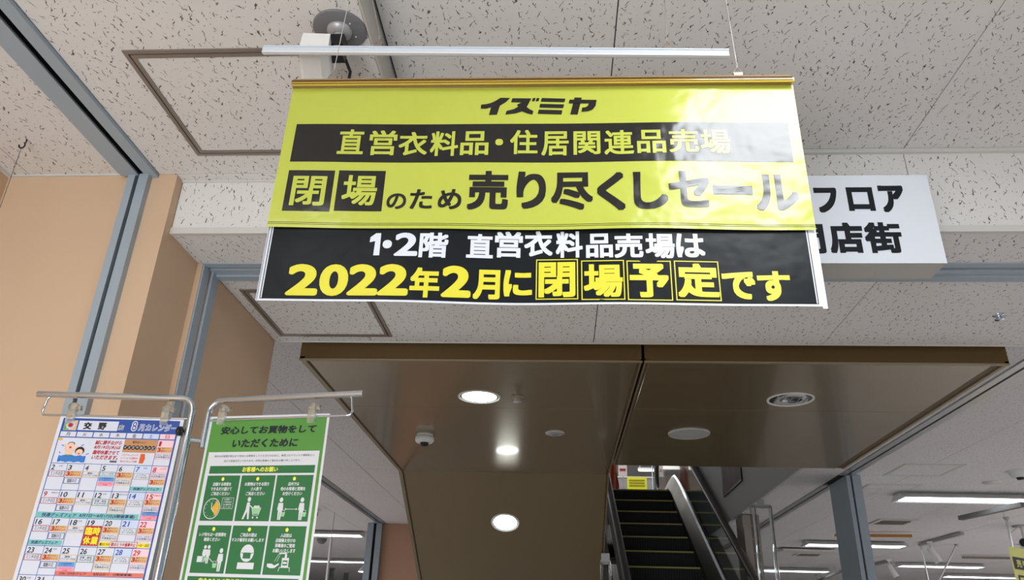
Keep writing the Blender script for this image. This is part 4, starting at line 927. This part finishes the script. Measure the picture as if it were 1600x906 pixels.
def person(u, v, s=1., basket=True):
    S.disc(W_, u, v, .0042*s, .0050*s, 4); S.poly(W_, [(u-.0055*s, v+.0065*s), (u+.0055*s, v+.0065*s), (u+.0070*s, v+.0210*s), (u+.0048*s, v+.0215*s), (u+.0035*s, v+.0420*s), (u-.0035*s, v+.0420*s), (u-.0048*s, v+.0215*s), (u-.0070*s, v+.0210*s)], 4)
    S.line(D_, (u, v+.026*s), (u, v+.042*s), .0009, 5)
    if basket: S.poly(P_('palegreen'), [(u+.003*s, v+.0265*s), (u+.0135*s, v+.0265*s), (u+.0120*s, v+.0350*s), (u+.0045*s, v+.0350*s)], 5); S.frame(W_, u+.0045*s, v+.0215*s, u+.0120*s, v+.0270*s, .0008, 5)
# clock
S.disc(W_, .0475, .2085, .0205, .0225, 4, n=36); S.disc(D_, .0475, .2085, .0188, .0208, 5, n=36); S.disc(P_('g_or'), .0475, .2085, .0180, .0200, 6, a0=-1.0, a1=.9, n=10)
for k in range(12): an = k*math.pi/6; S.disc(W_, .0475+.0155*math.cos(an), .2085+.0172*math.sin(an), .0008, .0009, 7, n=6)
S.line(W_, (.0475, .2085), (.0460, .1960), .0018, 8); S.line(W_, (.0475, .2085), (.0540, .2160), .0018, 8)
S.frame(W_, .0700, .1850, .0985, .2090, .0007, 4)
for i, l in enumerate(('13時～', '17時頃は', '比較的', '空いています')): S.text(W_, l, .0745, .1868+i*.0055, .0945, .1908+i*.0055, .01, 4, 0, 2)
# trolley
u_, v_ = .1370, .1885; S.disc(W_, u_, v_, .0042, .0050, 4); S.poly(W_, [(u_-.004, v_+.0065), (u_+.003, v_+.0065), (u_+.004, v_+.022), (u_+.006, v_+.042), (u_+.002, v_+.042), (u_-.001, v_+.026), (u_-.007, v_+.042), (u_-.011, v_+.042), (u_-.005, v_+.022)], 4)
S.line(W_, (u_, v_+.011), (u_+.013, v_+.019), .0022, 4); S.poly(P_('palegreen'), [(u_+.011, v_+.019), (u_+.031, v_+.019), (u_+.0275, v_+.031), (u_+.0135, v_+.031)], 5)
for a_, b_ in (((.0095, .0165), (.0150, .0335)), ((.0150, .0335), (.0270, .0335)), ((.0110, .0180), (.0320, .0180)), ((.0320, .0180), (.0275, .0335))): S.line(W_, (u_+a_[0], v_+a_[1]), (u_+b_[0], v_+b_[1]), .0012, 6)
for a_ in (.0155, .0260): S.disc(W_, u_+a_, v_+.0385, .0019, .0022, 6, n=12)
for a_ in (.0165, .0210, .0250): S.disc(W_, u_+a_, v_+.0165, .0032, .0036, 4, n=12)
person(.2150, .1895); person(.2650, .1895); S.line(W_, (.2260, .2090), (.2560, .2090), .0011, 4)
for s in (-1, 1): uu = .241+s*.0155; S.poly(W_, [(uu, .2090), (uu-s*.004, .2068), (uu-s*.004, .2112)], 5)
# row 2
person(.0905, .2960, 1., False); S.poly(P_('palegreen'), [(.0740, .3225), (.0850, .3225), (.0835, .3310), (.0755, .3310)], 5); S.frame(W_, .0752, .3175, .0835, .3230, .0008, 5)
person(.0500, .2890, .75, False); person(.0590, .2890, .8, False); A(W_, .0345, .3080, .0520, .3200, 4); A(P_('palegreen'), .0485, .3110, .0570, .3180, 5); S.line(W_, (.0640, .3120), (.0745, .3200), .0014, 5)
S.disc(W_, .1530, .3000, .0158, .0175, 4, n=30); S.line(D_, (.1390, .2990), (.1440, .3010), .0012, 5); S.line(D_, (.1620, .3010), (.1675, .2990), .0012, 5); S.rect(D_, .1440, .2990, .1620, .3110, 5); S.poly(W_, [(.1340, .3190), (.1730, .3190), (.1730, .3320), (.1335, .3320)], 4)
S.poly(W_, [(.2040, .3200), (.2150, .3200), (.2210, .3235), (.2300, .3190), (.2320, .3210), (.2220, .3285), (.2120, .3290), (.2040, .3260)], 4)
A(W_, .2370, .3080, .2530, .3270, 4); A(D_, .2395, .3130, .2505, .3230, 5); A(W_, .2405, .3160, .2495, .3200, 6); A(W_, .2425, .3010, .2475, .3090, 4); S.line(W_, (.2290, .2990), (.2470, .2990), .0028, 4); S.line(W_, (.2290, .2990), (.2200, .3160), .0008, 4); S.line(W_, (.2320, .3000), (.2260, .3160), .0008, 4)
S.line(W_, (.2330, .3270), (.2570, .3270), .0014, 4); S.line(W_, (.2335, .3270), (.2315, .3350), .0012, 4); S.line(W_, (.2565, .3270), (.2575, .3350), .0012, 4)
A(P_('g_dark'), .0200, .3485, .2810, .3660, 3); S.text(P_('g_yel'), '安全のための取り組みについて', .0480, .3515, .2000, .3630, .03, 4)
A(P_('g_dark'), .0200, .3700, .2810, .4100, 3)
S.finish(t)

# ================================================================== SALES FLOOR DETAILS
def bar_rail(a, b, m, label, w=.035, h=.045, hang=.0):
    a, b = Vector(a), Vector(b); t = thing('track_rail', (a+b)/2, label, 'track rail'); d = (b-a).normalized(); n = Vector((-d.y, d.x, 0))*w/2; z = Vector((0, 0, -h))
    zt_ = Vector((0, 0, -hang)); v = [p+s*n+q+zt_ for p in (a, b) for s in (-1, 1) for q in (Vector((0, 0, 0)), z)]
    MB().add(v, [(0, 1, 3, 2), (4, 6, 7, 5), (0, 4, 5, 1), (2, 3, 7, 6), (1, 5, 7, 3), (0, 2, 6, 4)]).build('rail_body', m, t)
    if hang:
        for k in (.2, .8): p = a+(b-a)*k; MB().tube([p, p+zt_], .005, 6).build('hanger_rod', M['wire'], t)
    return t
dk = mat('rail_grey', (.16, .155, .15), .5)
def hp(x, y, z): return atZ(x, y, z-H)
bar_rail(hp(1500, 806, Z3-.10), hp(1598, 784, Z3-.10)+Vector((0, 0, 0)), dk, 'dark grey hanging rail in front of the nearest fluorescent fixture', .05, .04)
bar_rail(hp(1437, 849, Z3-.01), hp(1503, 831, Z3-.01), M['ltgrey'], 'pale track rail carrying the nearest white spotlight', .04, .03)
bar_rail(hp(1366, 881, Z3-.01), hp(1390, 875, Z3-.01), M['ltgrey'], 'short pale track rail just right of the grey post', .04, .03)
bar_rail(hp(1275, 897, Z3-.01), hp(1312, 880, Z3-.01), dk, 'dark bent rail left of the grey post', .03, .03, .10)
bar_rail(hp(1304, 834, Z3-.03), hp(1424, 835, Z3-.03), mat('orange_pole', rgb(190, 130, 60), .5), 'thin orange horizontal pole behind the grey post', .03, .03)
bar_rail(hp(1503, 869, Z3-.02), hp(1577, 870, Z3-.02), M['alu'], 'thin horizontal ceiling bar left of the yellow hanging sign', .03, .03)
bar_rail(hp(1218, 858, Z3-.02), hp(1302, 861, Z3-.02), M['trim'], 'pale ceiling bar beyond the clear guard', .25, .03)
def spot(p, label, aim=(.25, -.1, -.6)):
    p = Vector(p); t = thing('track_spotlight', p, label, 'spotlight'); d = Vector(aim).normalized()
    MB().box(p-Vector((.03, .02, .02)), p+Vector((.03, .02, .0))).build('adapter', M['white_pl'], t)
    MB().tube([p-Vector((0, 0, .02)), p-Vector((0, 0, .10))], .012, 8).build('arm', M['white_pl'], t)
    q = p-Vector((0, 0, .10)); MB().tube([q-d*.03, q+d*.16], [.038, .045], 16).build('lamp_head', M['white_pl'], t)
    MB().tube([q+d*.155, q+d*.163], .040, 16).build('lamp_glass', M['grey_pl'], t)
spot(hp(1452, 846, Z3-.04), 'white cylindrical track spotlight nearest the right edge')
spot(hp(1388, 874, Z3-.04), 'white cylindrical track spotlight beside the grey post')
def pole(x0, y0, x1, y1, label, z0=Z3):
    a = hp(x0, y0, z0); b = Vector(ray(x1, y1)); b = Vector((0, 0, H))+b*(a.y/b.y)
    t = thing('hanging_pole', a, label, 'hanging pole'); d = (b-a); b2 = a+d*1.4
    MB().tube([a, b2], .012, 8).build('pole', M['alu2'], t); MB().lathe([(.03, 0), (.03, .01), (.014, .03), (0, .03)], a, (0, 0, -1), 12).build('ceiling_socket', M['ltgrey'], t)
pole(1572, 808, 1592, 905, 'thin metal pole hanging in front of the yellow hanging sign')
pole(1438, 850, 1450, 905, 'thin metal pole hanging left of the nearest white spotlight')
pole(1495, 850, 1468, 905, 'thin slanting metal pole right of the nearest white spotlight')
pole(1275, 898, 1279, 906, 'short hanging pole at the end of the dark bent rail')
# left hall: white rod in place of a fluorescent reflection, dark posts, spot lamp
p = atY(518, 841, 9.0); t = thing('reflection_rod', p, 'white rod standing in for a fluorescent reflection right of the green notice', 'hanging pole')
q_ = atY(512, 905, 9.0); MB().tube([p+Vector((0, 0, 0)), Vector((q_.x, 9.0, 1.0))], .016, 8).build('pole', M['white_pl'], t); MB().tube([p, Vector((p.x, 9., Z3))], .004, 6).build('wire', M['wire'], t)
for x, y, lab in ((519, 888, 'left of two dark posts low in the left sales floor'), (541, 895, 'right of two dark posts low in the left sales floor')):
    p = atY(x, y, 13.); t = thing('dark_post', (p.x, 13., 0), lab, 'post'); MB().box((p.x-.035, 12.97, 0), (p.x+.035, 13.03, p.z), 0).build('post_body', M['black'], t); MB().box((p.x-.045, 12.96, p.z), (p.x+.045, 13.04, p.z+.01)).build('post_cap', M['grey_pl'], t)
p = atZ(568, 893, Z3-.25-H); t = thing('pendant_lamp', p, 'small lit lamp beside the far grey guide on the left', 'lamp')
MB().lathe([(.02, .10), (.06, .05), (.09, 0)], p, (0, 0, 1), 18).build('lamp_shade', M['white_pl'], t); MB().lathe([(0, -.01), (.07, -.008), (.088, 0)], p, (0, 0, 1), 18).build('lamp_bulb', M['tube'], t); MB().tube([p+Vector((0, 0, .1)), Vector((p.x, p.y, Z3))], .008, 6).build('lamp_cord', M['wire'], t)
c = atZ(503, 841, Z3-H); t = thing('ceiling_sensor', c, 'small dark dome sensor under the nearest left fluorescent fixture', 'sensor'); MB().lathe([(.07, 0), (.07, .03), (.04, .07), (0, .08)], c, (0, 0, -1), 18).build('dome', M['grey_pl'], t)
air_vent(-4.9, -4.2, 12.3, 12.9, 'ceiling air vent on the left sales floor between the fluorescent fixtures')
bar_rail(Vector((-2.75, 7.6, Z3-.02)), Vector((-2.75, 8.9, Z3-.02)), dk, 'dark rail on the left sales floor ceiling beside the green notice', .04, .04)
# right: detector, plate, cctv, yellow hanging sign
c = atZ(1592, 736, Z3-H); t = thing('smoke_detector', c, 'white smoke detector at the right edge above the nearest fluorescent fixture', 'smoke detector')
MB().lathe([(.075, 0), (.075, .02), (.06, .045), (.03, .05), (0, .05)], c, (0, 0, -1), 24).build('detector_body', M['white_pl'], t); MB().lathe([(.03, .05), (.025, .065), (0, .066)], c, (0, 0, -1), 16).build('sensing_chamber', M['black'], t)
c = atZ(1550, 753, Z3-H); t = thing('blank_cover_plate', c, 'flat round cover plate above the nearest fluorescent fixture', 'cover plate'); MB().lathe([(.075, 0), (.072, .006), (0, .007)], c, (0, 0, -1), 24).build('plate', M['trim'], t)
c = atZ(1596, 821, Z3-H); t = thing('security_camera', c, 'white ceiling camera at the right edge above the yellow hanging sign', 'security camera')
MB().lathe([(.09, 0), (.09, .012), (0, .014)], c, (0, 0, -1), 20).build('ceiling_plate', M['ltgrey'], t); MB().tube([c, c+Vector((0, 0, -.2))], .02, 10).build('stem', M['white_pl'], t); MB().tube([c+Vector((-.03, 0, -.01)), c+Vector((-.16, 0, -.10)), c+Vector((-.13, 0, -.2)), c+Vector((-.03, 0, -.2))], .008, 8).build('cable', M['white_pl'], t)
MB().tube([c+Vector((-.1, -.15, -.2)), c+Vector((.1, .15, -.26))], .05, 14).build('camera_body', M['white_pl'], t); MB().tube([c+Vector((-.11, -.165, -.196)), c+Vector((-.1, -.15, -.2))], .042, 14).build('camera_lens', M['black'], t)
YG = 7.8; t = thing('hanging_sale_sign', atY(1590, 906, YG), 'yellow hanging sale sign with black bands at bottom right edge', 'sign')
a = atY(1575, 853, YG); ztop = a.z
S = Sheet((a.x, YG, ztop), (.80, .60, 0), (.60, -.80, 0), step=.002)
gy = mat('hanging_sign_yellow', rgb(158, 155, 48), .5); A = S.rect; A(gy, 0, 0, .62, .95, 0, 'sign_board'); A(M['signblack'], .03, .09, .60, .20, 1); S.text(gy, '売り尽くし', .08, .11, .56, .18, .03, 2)
A(M['signblack'], .06, .25, .24, .42, 1); A(gy, .08, .27, .22, .40, 2); S.text(M['signblack'], '閉場', .09, .30, .21, .37, .03, 3); A(M['signblack'], .03, .50, .60, .72, 1); S.text(gy, '1・2階', .08, .53, .5, .69, .03, 2)
S.finish(t)
for uu in (.06, .56): p = S.P(uu, 0, 0); MB().tube([p, Vector((p.x, p.y, Z3))], .003, 6).build('hanging_wire', M['wire'], t)
